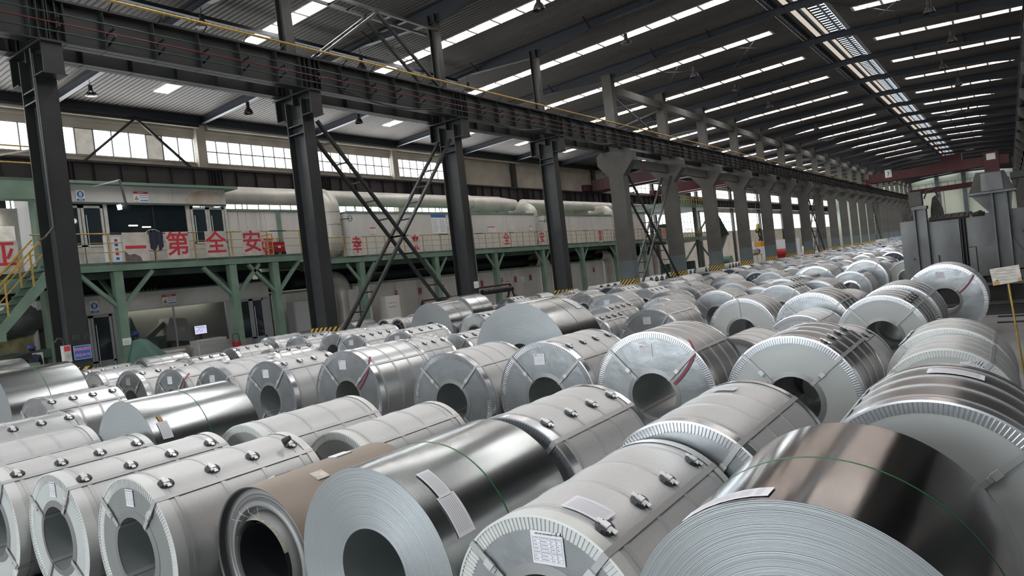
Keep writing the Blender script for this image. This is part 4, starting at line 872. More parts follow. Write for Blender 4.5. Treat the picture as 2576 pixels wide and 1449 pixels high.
# ================================================================ STEEL COILS (x, y of the front face, radius, length, finish)
COILS=[[-7.449,2.342,0.513,1.3,'Www-C'],[-6.382,2.415,0.52,1.36,'WwwLC'],[-5.22,2.449,0.54,1.32,'WwwLC'],[-4.188,2.75,0.5,1.14,'K'],[-3.09,2.71,0.602,1.2,'B'],[-1.904,2.676,0.535,1.38,'WzwLC'],[-0.724,2.487,0.651,1.15,'B'],[-0.46,4.25,0.644,1.15,'Dwz--'],[-3.027,4.0,0.6,1.22,'Wzz-C'],[-1.77,4.107,0.59,1.34,'Wzz--'],[-1.858,7.109,0.65,1.213,'Dwz-C'],[-3.3,7.099,0.708,1.04,'GzzLR'],[-4.7,7.116,0.68,1.24,'WzzLC'],[-6.04,6.933,0.65,1.08,'Wzz--'],[-8.047,6.979,0.694,1.18,'MzzLR'],[-9.78,6.898,0.65,1.1,'WzzLC'],[-11.06,6.762,0.625,1.1,'WzzL-'],[-12.32,6.721,0.625,0.988,'WzzLR'],[-13.657,6.656,0.625,1.1,'WzzLC'],[-7.889,3.732,0.665,1.2,'B'],[-11.295,4.182,0.628,1.02,'Mzz-C'],[-6.06,3.942,0.54,1.36,'Www--'],[-5.03,4.162,0.495,1.3,'Www--'],[-6.323,8.976,0.879,1.14,'B'],[-14.421,16.007,0.833,1.1,'B'],[-12.977,16.257,0.611,1.1,'Wwz-C'],[-4.246,13.29,0.638,1.02,'Gwz--'],[-2.965,13.153,0.646,1.3,'Dzz-C'],[-1.691,11.764,0.634,1.2,'Dwz-C'],[-1.666,13.258,0.653,1.3,'Dwz--'],[-1.173,16.259,0.721,1.06,'GzzLR'],[-4.008,25.528,0.696,0.9,'Gzz--'],[-2.982,27.266,0.6,1.0,'Gww--'],[-0.633,8.354,0.578,0.9,'Www-C'],[-0.595,7.281,0.552,1.053,'WwwL-'],[-2.843,11.642,0.529,1.2,'WwzLC'],[-5.53,12.04,0.647,1.3,'GzzL-'],[-5.97,16.893,0.632,1.04,'Gzz--'],[-4.517,17.021,0.63,1.12,'GzzLC'],[-4.109,18.851,0.603,1.2,'Dzz--'],[-5.563,25.725,0.669,1.62,'Gzz--'],[-18.28,13.031,0.607,1.1,'Mwz--'],[-16.97,13.067,0.6,1.1,'Mzz-C'],[-15.72,13.295,0.6,1.1,'Wzz--'],[-13.534,12.069,0.604,1.1,'WzzLC'],[-12.208,12.346,0.606,1.36,'WzzLC'],[-13.4,4.35,0.807,1.155,'B'],[-16.709,7.374,0.574,1.02,'Mwz--'],[-21.272,10.725,0.515,1.34,'Mzz--'],[-15.482,10.996,0.52,1.22,'Mzz-C'],[-16.991,15.526,0.545,1.3,'Wzz--'],[-21.55,19.02,0.575,1.2,'B'],[-23.738,23.148,0.451,1.1,'Nkw--'],[-22.313,22.603,0.45,1.1,'Nkw--'],[-22.79,24.013,0.481,1.1,'Nkw--'],[-17.434,20.86,0.835,1.28,'B'],[-9.501,11.14,0.569,1.1,'Wzz-C'],[-17.911,24.87,0.641,1.1,'WzzLC'],[-18.862,28.519,0.599,1.1,'WzzL-'],[-17.43,28.942,0.588,1.1,'WzzLC'],[-14.901,25.936,0.575,1.1,'Wzz-C'],[-15.761,28.956,0.589,1.3,'Wzz--'],[-13.1,25.736,0.613,1.5,'Wzz-C'],[-8.751,16.666,0.709,0.96,'GzzL-'],[-8.26,15.2,0.606,1.2,'Gzz-C'],[-7.542,13.381,0.563,1.1,'Gzz-C'],[-7.309,16.591,0.614,1.28,'Gwz--'],[-6.523,14.774,0.6,1.1,'Gzz--'],[-8.275,19.172,0.61,1.1,'Dzz--'],[-8.302,20.846,0.618,1.5,'Dzz--'],[-10.735,23.154,0.599,1.5,'Wzz-C'],[-12.181,28.613,0.577,1.6,'Wzz--'],[-11.032,28.199,0.57,1.42,'Dzz-C'],[-16.682,39.633,0.5,1.1,'Dkz--'],[-13.988,35.406,0.611,1.4,'Gzz-C'],[-11.989,34.109,0.592,1.1,'Gww--'],[-9.705,28.485,0.591,1.5,'Wzz--'],[-8.649,25.769,0.586,1.1,'Gwz--'],[-7.074,21.503,0.604,1.1,'Dzz--'],[-5.318,20.419,0.625,1.4,'Gwz-C'],[-8.979,31.911,0.6,1.1,'Wzz--'],[-7.262,26.358,0.632,1.1,'GzzL-'],[-10.615,34.541,0.592,1.1,'Gzz--'],[-5.38,18.254,0.6,1.1,'Dzz--'],[-11.631,40.685,0.591,1.1,'Gzz--'],[-9.95,2.907,0.57,1.15,'Mzz-C'],[-8.792,2.667,0.527,1.045,'Www--'],[-16.7,4.85,0.84,1.15,'B'],[-18.55,7.9,0.56,1.15,'Mzz-C'],[-16.352,8.464,0.55,0.9,'Mzz--'],[-17.824,10.023,0.52,1.15,'Mzz-C'],[-18.0,11.55,0.55,1.15,'Wzz-C'],[-12.431,7.729,0.602,1.15,'Wzz--'],[-10.099,10.37,0.58,0.75,'Wzz--'],[-9.263,9.381,0.602,0.969,'Wzz-C'],[-1.801,8.342,0.562,1.15,'Www-C'],[-2.87,14.963,0.56,1.15,'Www--'],[-2.94,8.736,0.549,1.15,'Wwz--']]
FAR=[[-4.04,23.13,0.59,1.19,'Wzz-C'],[-15.73,23.14,0.55,1.22,'Dzz-C'],[-18.37,23.15,0.6,1.09,'Dzz-C'],[-7.97,23.15,0.6,1.09,'Gzz--'],[-5.37,23.15,0.59,1.12,'Dzz-C'],[-6.54,23.17,0.55,1.05,'Wzz-C'],[-13.25,23.24,0.61,1.16,'Gzz--'],[-17.01,23.26,0.55,1.21,'Gzz--'],[-14.52,23.26,0.55,1.15,'Dzz-C'],[-9.17,23.27,0.56,1.13,'Gwz--'],[-10.47,24.73,0.6,1.17,'Gwz--'],[-16.74,26.14,0.56,1.21,'Gzz--'],[-10.39,26.18,0.58,1.07,'Gkz--'],[-18.01,26.19,0.58,1.1,'Gwz-C'],[-11.7,26.21,0.57,1.12,'Dzz-C'],[-14.43,27.59,0.63,1.22,'Dkz--'],[-16.99,27.6,0.57,1.09,'Dzz-C'],[-4.82,27.61,0.59,1.19,'Dzz--'],[-6.22,27.62,0.6,1.09,'Dzz--'],[-15.74,27.66,0.58,1.13,'Wzz--'],[-7.54,27.66,0.61,1.21,'Gwz-C'],[-5.19,28.95,0.58,1.19,'Gzz--'],[-14.41,28.96,0.59,1.12,'Gwz-C'],[-3.94,29.0,0.59,1.22,'Wzz-C'],[-7.85,29.02,0.56,1.22,'Wzz--'],[-6.54,29.03,0.61,1.21,'Gwz-C'],[-8.86,30.32,0.6,1.18,'Gkz--'],[-10.18,30.37,0.59,1.06,'Wzz--'],[-6.13,30.38,0.62,1.05,'Dzz--'],[-14.19,30.43,0.61,1.12,'Wzz--'],[-11.51,30.45,0.56,1.09,'Dzz-C'],[-7.46,30.45,0.61,1.09,'Gwz-C'],[-12.9,30.47,0.61,1.24,'Gwz-C'],[-4.71,30.47,0.6,1.19,'Gkz--'],[-6.02,31.83,0.6,1.15,'Gkz--'],[-11.56,31.84,0.59,1.1,'Gkz--'],[-7.41,31.85,0.6,1.17,'Dzz-C'],[-14.25,31.9,0.56,1.12,'Wzz-C'],[-4.65,31.9,0.58,1.08,'Wzz-C'],[-13.0,31.94,0.63,1.25,'Wzz--'],[-6.36,33.23,0.59,1.2,'Dzz-C'],[-7.71,33.25,0.6,1.21,'Gkz--'],[-9.04,33.29,0.61,1.24,'Dkz--'],[-5.11,33.34,0.6,1.11,'Gzz--'],[-14.09,33.38,0.58,1.2,'Gzz--'],[-8.8,34.81,0.57,1.07,'Wzz--'],[-6.19,34.81,0.59,1.18,'Dzz--'],[-7.52,34.84,0.6,1.13,'Gwz-C'],[-4.85,34.86,0.59,1.08,'Gkz--'],[-11.58,36.63,0.57,1.12,'Gkz--'],[-6.26,36.65,0.56,1.15,'Gkz--'],[-7.58,36.66,0.61,1.23,'Gkz--'],[-4.93,36.67,0.55,1.11,'Dzz--'],[-8.98,36.68,0.61,1.09,'Gkz--'],[-10.23,36.72,0.58,1.14,'Dzz-C'],[-4.75,38.54,0.63,1.08,'Gkz--'],[-14.03,38.55,0.59,1.19,'Dkz--'],[-7.44,38.56,0.58,1.15,'Dkz--'],[-9.92,38.59,0.57,1.25,'Gwz-C'],[-12.73,38.61,0.62,1.08,'Gkz--'],[-8.7,38.61,0.55,1.08,'Gkz--'],[-11.36,38.65,0.61,1.19,'Dzz--'],[-6.12,38.66,0.62,1.21,'Gzz--'],[-14.23,39.93,0.57,1.23,'Dkz--'],[-7.56,39.99,0.61,1.21,'Wzz--'],[-8.98,40.03,0.62,1.12,'Gzz--'],[-4.92,40.03,0.55,1.09,'Dzz--'],[-12.98,40.04,0.57,1.14,'Wzz--'],[-6.2,40.06,0.59,1.14,'Wzz-C'],[-10.27,40.08,0.55,1.05,'Gkz--'],[-8.9,41.46,0.57,1.2,'Gkz--'],[-4.84,41.49,0.57,1.13,'Dzz-C'],[-6.31,41.5,0.63,1.22,'Gwz-C'],[-14.26,41.53,0.57,1.13,'Wzz-C'],[-13.05,41.53,0.62,1.18,'Wzz--'],[-10.17,41.54,0.6,1.25,'Dzz--'],[-7.68,41.55,0.62,1.19,'Wzz--'],[-7.72,43.33,0.61,1.11,'Dzz--'],[-12.95,43.34,0.62,1.05,'Gkz--'],[-8.91,43.35,0.56,1.14,'Dzz--'],[-14.17,43.36,0.56,1.12,'Gkz--'],[-10.23,43.36,0.55,1.17,'Dzz--'],[-11.56,43.38,0.59,1.17,'Gwz-C'],[-6.28,43.43,0.61,1.09,'Gwz-C'],[-9.92,45.27,0.58,1.25,'Gwz-C'],[-6.01,45.27,0.6,1.13,'Wzz-C'],[-11.27,45.3,0.59,1.14,'Gkz--'],[-7.32,45.31,0.56,1.22,'Dkz--'],[-8.62,45.32,0.56,1.13,'Gzz--'],[-14.0,45.34,0.57,1.09,'Gkz--'],[-12.7,45.34,0.62,1.15,'Gzz--'],[-10.39,46.66,0.6,1.24,'Dzz--'],[-7.75,46.66,0.57,1.21,'Wzz-C'],[-14.26,46.69,0.59,1.23,'Dzz--'],[-12.98,46.75,0.57,1.07,'Dkz--'],[-11.67,46.76,0.56,1.19,'Gzz--'],[-9.0,46.76,0.6,1.13,'Dzz-C'],[-6.46,46.76,0.56,1.21,'Dkz--'],[-12.82,48.08,0.57,1.13,'Gkz--'],[-11.47,48.08,0.57,1.07,'Gzz--'],[-7.61,48.1,0.6,1.21,'Gkz--'],[-6.19,48.13,0.63,1.23,'Wzz-C'],[-9.02,48.14,0.6,1.08,'Gwz-C'],[-10.26,48.16,0.58,1.15,'Gwz-C'],[-14.17,48.17,0.59,1.2,'Dzz--'],[-9.85,49.94,0.56,1.22,'Dkz--'],[-6.0,49.97,0.55,1.09,'Gkz--'],[-13.94,49.98,0.59,1.19,'Gwz-C'],[-7.25,49.99,0.58,1.24,'Gkz--'],[-8.63,50.0,0.61,1.18,'Wzz-C'],[-12.58,50.02,0.62,1.2,'Gwz-C'],[-11.2,50.05,0.6,1.25,'Gwz-C'],[-9.09,51.37,0.6,1.21,'Wzz--'],[-14.17,51.4,0.6,1.06,'Dkz--'],[-10.3,51.4,0.57,1.1,'Dkz--'],[-12.9,51.42,0.56,1.12,'Gzz--'],[-11.64,51.45,0.59,1.19,'Dkz--'],[-6.42,51.46,0.61,1.18,'Dzz--'],[-7.83,51.49,0.6,1.21,'Gkz--'],[-13.95,53.27,0.62,1.21,'Dzz--'],[-12.61,53.3,0.62,1.09,'Gzz--'],[-7.21,53.34,0.59,1.23,'Wzz-C'],[-9.89,53.39,0.6,1.14,'Gzz--'],[-8.48,53.41,0.57,1.08,'Gwz-C'],[-11.24,53.42,0.61,1.05,'Gkz--'],[-12.72,54.73,0.57,1.16,'Dzz-C'],[-8.87,54.74,0.6,1.08,'Gwz-C'],[-10.18,54.75,0.62,1.08,'Gkz--'],[-14.04,54.76,0.61,1.18,'Gkz--'],[-6.25,54.76,0.55,1.12,'Dzz-C'],[-11.47,54.86,0.57,1.1,'Dzz--'],[-7.61,54.87,0.6,1.09,'Wzz--'],[-8.83,56.13,0.62,1.21,'Dzz--'],[-14.01,56.15,0.59,1.14,'Dkz--'],[-10.06,56.15,0.56,1.23,'Dzz--'],[-12.7,56.16,0.58,1.07,'Gwz-C'],[-11.41,56.21,0.56,1.21,'Dkz--'],[-7.42,56.25,0.56,1.19,'Gkz--'],[-11.43,57.62,0.61,1.25,'Gwz-C'],[-7.44,57.66,0.59,1.24,'Gkz--'],[-10.05,57.69,0.62,1.16,'Gzz--'],[-14.06,57.7,0.55,1.06,'Dkz--'],[-12.78,57.71,0.6,1.11,'Gzz--'],[-8.63,57.73,0.56,1.17,'Gwz-C'],[-11.48,58.98,0.62,1.21,'Dzz-C'],[-8.91,59.0,0.61,1.14,'Wzz-C'],[-7.47,59.01,0.6,1.19,'Dkz--'],[-12.79,59.02,0.58,1.16,'Dzz--'],[-10.13,59.04,0.58,1.24,'Gkz--'],[-14.24,59.08,0.63,1.2,'Dzz-C'],[-13.98,60.49,0.59,1.11,'Dkz--'],[-8.85,60.5,0.58,1.16,'Gwz-C'],[-7.5,60.51,0.61,1.2,'Gkz--'],[-12.71,60.54,0.6,1.2,'Gkz--'],[-10.15,60.61,0.62,1.06,'Wzz--'],[-11.38,60.62,0.55,1.21,'Gkz--'],[-7.48,62.39,0.58,1.06,'Gzz--'],[-12.86,62.4,0.61,1.17,'Wzz-C'],[-11.48,62.43,0.58,1.14,'Gzz--'],[-14.25,62.46,0.59,1.11,'Dkz--'],[-10.12,62.47,0.59,1.09,'Dkz--'],[-8.78,62.48,0.59,1.21,'Gkz--'],[-7.85,63.77,0.59,1.13,'Gkz--'],[-14.27,63.82,0.57,1.17,'Gzz--'],[-9.16,63.82,0.61,1.15,'Gzz--'],[-13.02,63.91,0.56,1.18,'Dkz--'],[-10.42,63.93,0.59,1.19,'Gzz--'],[-9.96,65.28,0.61,1.12,'Wzz--'],[-12.62,65.37,0.61,1.18,'Gkz--'],[-8.54,65.38,0.62,1.13,'Dzz-C'],[-11.24,65.4,0.56,1.11,'Wzz--'],[-13.9,65.41,0.56,1.14,'Dzz--'],[-8.99,66.72,0.58,1.2,'Gkz--'],[-12.9,66.73,0.61,1.16,'Wzz--'],[-7.65,66.79,0.58,1.16,'Dzz-C'],[-14.13,66.8,0.57,1.25,'Dzz--'],[-10.3,66.83,0.57,1.13,'Dkz--'],[-11.62,66.88,0.61,1.09,'Gkz--'],[-11.26,68.63,0.56,1.09,'Gwz-C'],[-10.0,68.65,0.59,1.17,'Dkz--'],[-12.71,68.74,0.62,1.06,'Dzz--'],[-14.08,68.75,0.6,1.24,'Dzz-C'],[-8.76,68.78,0.61,1.07,'Gkz--'],[-10.25,70.02,0.56,1.12,'Gzz--'],[-14.19,70.07,0.62,1.06,'Gzz--'],[-9.04,70.07,0.55,1.24,'Dkz--'],[-11.49,70.15,0.56,1.1,'Dzz-C'],[-7.81,70.16,0.58,1.14,'Dzz--'],[-12.75,70.17,0.59,1.2,'Dkz--'],[-9.99,71.94,0.6,1.17,'Dzz-C'],[-11.22,71.96,0.57,1.18,'Wzz--'],[-12.62,71.98,0.63,1.25,'Wzz--'],[-13.91,72.04,0.55,1.08,'Gzz--'],[-8.66,72.04,0.61,1.16,'Wzz--'],[-10.28,73.84,0.59,1.25,'Gkz--'],[-8.89,73.86,0.59,1.17,'Gwz-C'],[-11.64,73.88,0.57,1.06,'Dkz--'],[-14.13,73.89,0.56,1.16,'Gzz--'],[-12.83,73.95,0.56,1.21,'Gkz--'],[-12.62,75.72,0.58,1.23,'Dzz--'],[-14.01,75.84,0.63,1.15,'Wzz-C'],[-8.65,75.84,0.58,1.06,'Dkz--'],[-9.96,75.85,0.6,1.24,'Gzz--'],[-11.38,75.88,0.62,1.25,'Wzz-C'],[-14.12,77.66,0.57,1.1,'Dzz--'],[-11.47,77.68,0.63,1.22,'Dkz--'],[-8.84,77.72,0.61,1.1,'Gkz--'],[-12.8,77.75,0.57,1.2,'Gkz--'],[-10.06,77.75,0.57,1.21,'Wzz-C'],[-11.28,79.04,0.59,1.16,'Gzz--'],[-8.75,79.06,0.56,1.12,'Gkz--'],[-10.02,79.08,0.58,1.24,'Gzz--'],[-14.07,79.1,0.57,1.15,'Dzz-C'],[-12.71,79.14,0.62,1.19,'Wzz-C'],[-14.24,81.0,0.6,1.13,'Wzz--'],[-12.83,81.04,0.59,1.09,'Dzz--'],[-11.56,81.04,0.62,1.09,'Wzz-C'],[-10.16,81.07,0.62,1.06,'Dkz--'],[-14.13,82.9,0.63,1.06,'Wzz-C'],[-12.7,82.9,0.57,1.14,'Wzz-C'],[-11.36,82.95,0.63,1.07,'Gwz-C'],[-10.0,82.97,0.6,1.15,'Dzz-C'],[-10.05,84.75,0.56,1.17,'Gzz--'],[-11.42,84.76,0.59,1.21,'Dzz-C'],[-14.22,84.79,0.61,1.19,'Dzz-C'],[-12.83,84.81,0.62,1.06,'Wzz-C'],[-10.08,86.13,0.62,1.23,'Gkz--'],[-12.71,86.19,0.6,1.16,'Gkz--'],[-14.06,86.22,0.57,1.16,'Dzz-C'],[-11.37,86.24,0.57,1.12,'Dzz-C'],[-14.08,87.62,0.56,1.13,'Dzz-C'],[-10.11,87.66,0.59,1.16,'Gkz--'],[-11.43,87.67,0.59,1.12,'Wzz--'],[-12.75,87.76,0.59,1.07,'Dkz--'],[-10.41,89.12,0.56,1.16,'Wzz--'],[-12.95,89.15,0.59,1.05,'Dzz--'],[-11.67,89.22,0.57,1.07,'Gwz-C'],[-14.16,89.24,0.56,1.08,'Gkz--'],[-12.7,90.71,0.62,1.15,'Wzz--'],[-11.24,90.71,0.58,1.06,'Wzz-C'],[-10.02,90.72,0.62,1.22,'Dzz-C'],[-14.14,90.73,0.63,1.11,'Gwz-C'],[-11.39,91.99,0.62,1.15,'Gzz--'],[-14.0,92.01,0.61,1.24,'Gkz--'],[-12.68,92.04,0.62,1.17,'Gzz--'],[-10.05,92.11,0.56,1.1,'Dzz--'],[-11.29,93.87,0.58,1.16,'Dzz-C'],[-12.61,93.96,0.62,1.11,'Gwz-C'],[-13.96,94.01,0.63,1.16,'Gkz--'],[-14.3,95.82,0.62,1.11,'Gkz--'],[-11.55,95.85,0.6,1.22,'Gwz-C'],[-12.86,95.88,0.56,1.13,'Gkz--'],[-13.97,97.33,0.59,1.09,'Wzz--'],[-11.31,97.33,0.56,1.07,'Wzz-C'],[-12.63,97.4,0.59,1.07,'Gkz--'],[-12.69,98.68,0.62,1.06,'Dkz--'],[-14.03,98.72,0.63,1.25,'Gwz-C'],[-11.28,98.81,0.59,1.09,'Dzz--'],[-11.45,100.12,0.57,1.19,'Gwz-C'],[-14.22,100.24,0.6,1.19,'Wzz--'],[-12.84,100.27,0.6,1.07,'Wzz-C'],[-12.99,102.03,0.59,1.17,'Gzz--'],[-11.62,102.15,0.58,1.16,'Gwz-C'],[-14.26,102.16,0.59,1.06,'Gzz--'],[-14.02,103.49,0.61,1.12,'Dzz-C'],[-12.59,103.5,0.61,1.17,'Dzz-C'],[-11.22,103.51,0.59,1.17,'Gwz-C'],[-12.76,104.87,0.59,1.17,'Dkz--'],[-14.0,104.9,0.57,1.08,'Wzz-C'],[-11.49,104.94,0.57,1.14,'Gkz--'],[-13.03,106.23,0.6,1.19,'Gkz--'],[-11.62,106.33,0.57,1.23,'Gkz--'],[-14.27,106.36,0.55,1.24,'Dzz-C'],[-11.54,107.7,0.59,1.22,'Dzz-C'],[-12.82,107.78,0.61,1.19,'Gkz--'],[-14.17,107.82,0.56,1.18,'Wzz-C'],[-14.22,109.19,0.58,1.16,'Gwz-C'],[-12.9,109.25,0.62,1.19,'Dkz--'],[-12.74,110.64,0.55,1.12,'Wzz-C'],[-14.04,110.7,0.57,1.24,'Gkz--'],[-14.07,112.58,0.6,1.08,'Gzz--'],[-12.7,112.64,0.6,1.13,'Gkz--'],[-14.22,114.43,0.57,1.24,'Gkz--'],[-12.96,114.48,0.63,1.1,'Wzz--'],[-14.04,115.85,0.62,1.15,'Gwz-C'],[-12.69,115.85,0.63,1.12,'Dkz--'],[-13.99,117.36,0.57,1.08,'Gkz--'],[-12.67,117.41,0.55,1.23,'Dkz--']]
FIN = {'W': 'W', 'M': 'Mt', 'G': 'G', 'D': 'D', 'N': 'W'}
HR = .254
def band(y0, y1, ra, th, n, m, name, par, a0=0, a1=2*math.pi):
    return MB().lathe([(ra, y0), (ra+th, y0), (ra+th, y1), (ra, y1)], n, a0, a1).build(name, m, par)
def fluted(R, n, ri, y=0., proud=.016):
    b = MB(); v = []; f = []
    for i in range(n):
        t0 = 2*math.pi*i/n; t1 = 2*math.pi*(i+.5)/n; t2 = 2*math.pi*(i+1)/n
        for t in (t0, t1):
            for rr_ in (ri, R): v.append((rr_*math.cos(t), y-.001, rr_*math.sin(t)))
        for q in (.18, .82):
            tm = t0 + (t1-t0)*q
            for rr_ in (ri+.006, R): v.append((rr_*math.cos(tm), y-proud, rr_*math.sin(tm)))
    m = len(v)
    for i in range(n):
        a = 8*i; c = 8*((i+1) % n)
        f += [(a, a+4, a+5, a+1), (a+4, a+6, a+7, a+5), (a+6, a+2, a+3, a+7), (a, a+2, a+6, a+4), (a+2, c, c+1, a+3)]
    b.add(v, f); return b
def tangent_box(b, R, ang, y0, y1, wt, h0, h1):           # little box lying on the outer surface at angle ang
    c, s = math.cos(ang), math.sin(ang); ra = Vector((c, 0, s)); ta = Vector((-s, 0, c)); v = []
    for hh in (h0, h1):
        for (yy, tt) in ((y0, -wt), (y1, -wt), (y1, wt), (y0, wt)):
            p = ra*(R+hh) + ta*tt; v.append((p.x, yy, p.z))
    b.add(v, [(0,1,2,3),(4,7,6,5),(0,4,5,1),(1,5,6,2),(2,6,7,3),(3,7,4,0)]); return b
def pad(b, R, ang, y, a=.06, c_=.042, h=.012):
    c, s = math.cos(ang), math.sin(ang); ra = Vector((c, 0, s)); ta = Vector((-s, 0, c)); v = []; n = 12
    for hh, k in ((-.004, 1), (h, .82)):
        for i in range(n):
            t = 2*math.pi*i/n; p = ra*(R+hh) + ta*(a*k*math.cos(t)); v.append((p.x, y + c_*k*math.sin(t)*1.35, p.z))
    b.add(v, [(i, (i+1) % n, n+(i+1) % n, n+i) for i in range(n)] + [tuple(range(n, 2*n))]); return b
def paper_label(par, x, z, w, h, y=-.004, bold=False, logo=False, title=None):
    p = MB().box(x-w/2, x+w/2, y-.003, y, z-h/2, z+h/2).build('paper_label', M['paper'], par)
    b = MB(); q = y-.0045
    for i in range(7):
        zz = z + h*(.30-.11*i)
        for (a, c) in ((-.42, -.25), (-.18, .08), (.14, .26), (.3, .42)):
            b.box(x+w*a, x+w*(c-.03*((i*3) % 4)), q, q+.001, zz-h*.012, zz+h*.014)
        b.box(x-w*.45, x+w*.45, q, q+.001, zz-h*.056, zz-h*.051)
    for xx in (-.45, -.21, .11, .28, .448): b.box(x+w*xx, x+w*(xx+.005), q, q+.001, z-h*.42, z+h*.35)
    if not title: b.box(x-w*.1, x+w*.38, q, q+.001, z+h*.38, z+h*.42)
    b.build('print', M['greyink'], p)
    if logo:
        MB().tube((x-w*.36, q, z+h*.39), (x-w*.36, q-.001, z+h*.39), h*.055, 10).build('logo_dot', M['blue'], p); MB().box(x-w*.27, x-w*.19, q-.001, q, z+h*.34, z+h*.44).build('logo_mark', M['red'], p)
    if title: words('title', title, h*.062, (x+w*.08, q, z+h*.42), 'y', M['ink'], p, .0005)
    return p
def coil(X, Y, R, L, spec, label, group, i):
    k = spec[0]; near = Y < 9.6; midd = Y < 23
    n = 112 if Y < 6 else 80 if near else 48 if midd else 28
    t = empty('steel_coil', (X, Y, R), label, 'steel coil', group); rng = random.Random(i*7+1)
    if k in 'BK':
        sm = M['bare_dark'] if (X > -1.5 and Y < 3) else M['bare'] if k == 'B' else M['kraft']
        fm = M['layers'] if k == 'B' else M['klayers']
        if k == 'B':
            MB().lathe([(R, .002), (R, L-.002)], n).build('outer_wrap', sm, t)
            MB().lathe([(HR, 0), (R, 0)], n, smooth=False).build('wound_face', fm, t); MB().lathe([(R, L), (HR, L)], n, smooth=False).build('rear_face', fm, t)
        else:
            MB().lathe([(R, -.01), (R, L)], n).build('outer_wrap', sm, t)
            b = MB(); pr = [(R, -.01), (R-.012, .0)]; rr_ = R-.012
            while rr_ > HR+.06:
                rr_ -= rng.uniform(.008, .03); pr.append((rr_, .02+rng.uniform(-.03, .03)*(1 if rr_ > .38 else 2.2)))
            b.lathe(pr+[(HR+.02, .07)], n, smooth=False).build('wound_face', fm, t); MB().lathe([(R, L), (HR, L)], n).build('rear_face', fm, t)
            MB().lathe([(HR+.03, -.02), (HR+.045, .1)], n, math.radians(20), math.radians(150)).build('loose_inner_wrap', M['card'], t)
            b = MB()
            for q in range(4):
                a = math.radians(70+17*q); b.path([((HR+.05)*math.cos(a), -.02, (HR+.05)*math.sin(a)), ((HR+.09)*math.cos(a+.1), -.05, (HR+.09)*math.sin(a+.1)), ((HR+.12)*math.cos(a+.25), -.02, (HR+.12)*math.sin(a+.25))], .0015, 4)
            b.build('twine', M['card'], t)
            for q, (a, yy) in enumerate(((70, .35), (95, .7), (50, .55), (110, .25))):
                a = math.radians(a); b = MB(); tangent_box(b, R, a, yy, yy+.1+.05*(q % 2), .05, .0, .006).build('torn_plastic', M['paper'] if q % 2 else M['card'], t)
        MB().lathe([(HR, L), (HR, 0)], n).build('bore_lining', M['pipe'] if k == 'K' else M['bore'], t)
        if k == 'B':
            yy = L*(.5 if Y > 3 else .47); band(yy, yy+(.010 if near else .02), R, .0015, n, M['gstrap'] if (near and Y < 6) or True and Y < 6 else M['ink'], 'binding_strap', t)
        return t
    wm = M[FIN[k]]; small = k == 'N'; hr = HR if not small else .2
    fw = {'w': M['fw'], 'z': M['fz'], 'k': M['fk']}[spec[1]] if not (k == 'W' and spec[1] == 'w' and Y < 5 and X > -6.3) else M['fg']
    rm = M['rw'] if spec[2] == 'w' else M['rz']; ri = R-.075
    b = MB().lathe([(R-.006, .004), (R-.006, L-.004)], n)
    b.build('outer_wrap', wm, t)
    MB().lathe([(hr+.045, .0), (ri+.004, .0)], n, smooth=False).build('end_disc', fw, t)
    MB().lathe([(R-.004, L), (hr, L)], max(24, n//2), smooth=False).build('rear_disc', fw, t)
    MB().lathe([(hr, L), (hr, 0)], max(24, n//2)).build('bore_lining', M['bore'], t)
    MB().lathe([(hr, .02), (hr, -.008), (hr+.05, -.003), (hr+.05, .001)], n).build('bore_ring', M['grommet'] if midd else rm, t)
    if Y < 18:
        pr_ = .007 if spec[2] == 'w' else .011; e = fluted(R-.006, int(R*2*math.pi/.0245) if Y < 12 else 90, ri, proud=pr_); e.lathe([(R-.012, -.001), (R-.012, -pr_-.001), (R, -pr_), (R, .075), (R-.005, .076)], n); e.build('fluted_end_ring', rm, t)
    else: MB().lathe([(ri, .0), (ri+.01, -.012), (R, -.012), (R, .07), (R-.006, .07)], n).build('end_ring', rm, t)
    if spec[1] == 'k':
        b = MB()
        for q in range(14): a = 2*math.pi*q/14; b.box(-.012, .012, -.003, -.001, 0, .0) if False else b.bar(((hr+.1)*math.cos(a), -.003, (hr+.1)*math.sin(a)), ((hr+.19)*math.cos(a), -.003, (hr+.19)*math.sin(a)), .03, .004, up=(0, 1, 0))
        b.build('disc_slots', M['grommet'], t)
    if midd or (Y < 32):
        MB().lathe([(R, L-.07), (R, L)], n).build('rear_ring', rm, t) if midd else None
        ys = (.10, .37, .63, .90) if L > .9 else (.12, .5, .88)
        for f in ys: band(L*f-.015, L*f+.015, R-.006, .0065 if near else .010, n, M['strap'], 'circumference_strap', t)
    # four straps through the bore, seals on them
    off = rng.uniform(-.12, .12); na = 4 if near else 2
    if spec in ('Gwz--',) and midd: off = .78
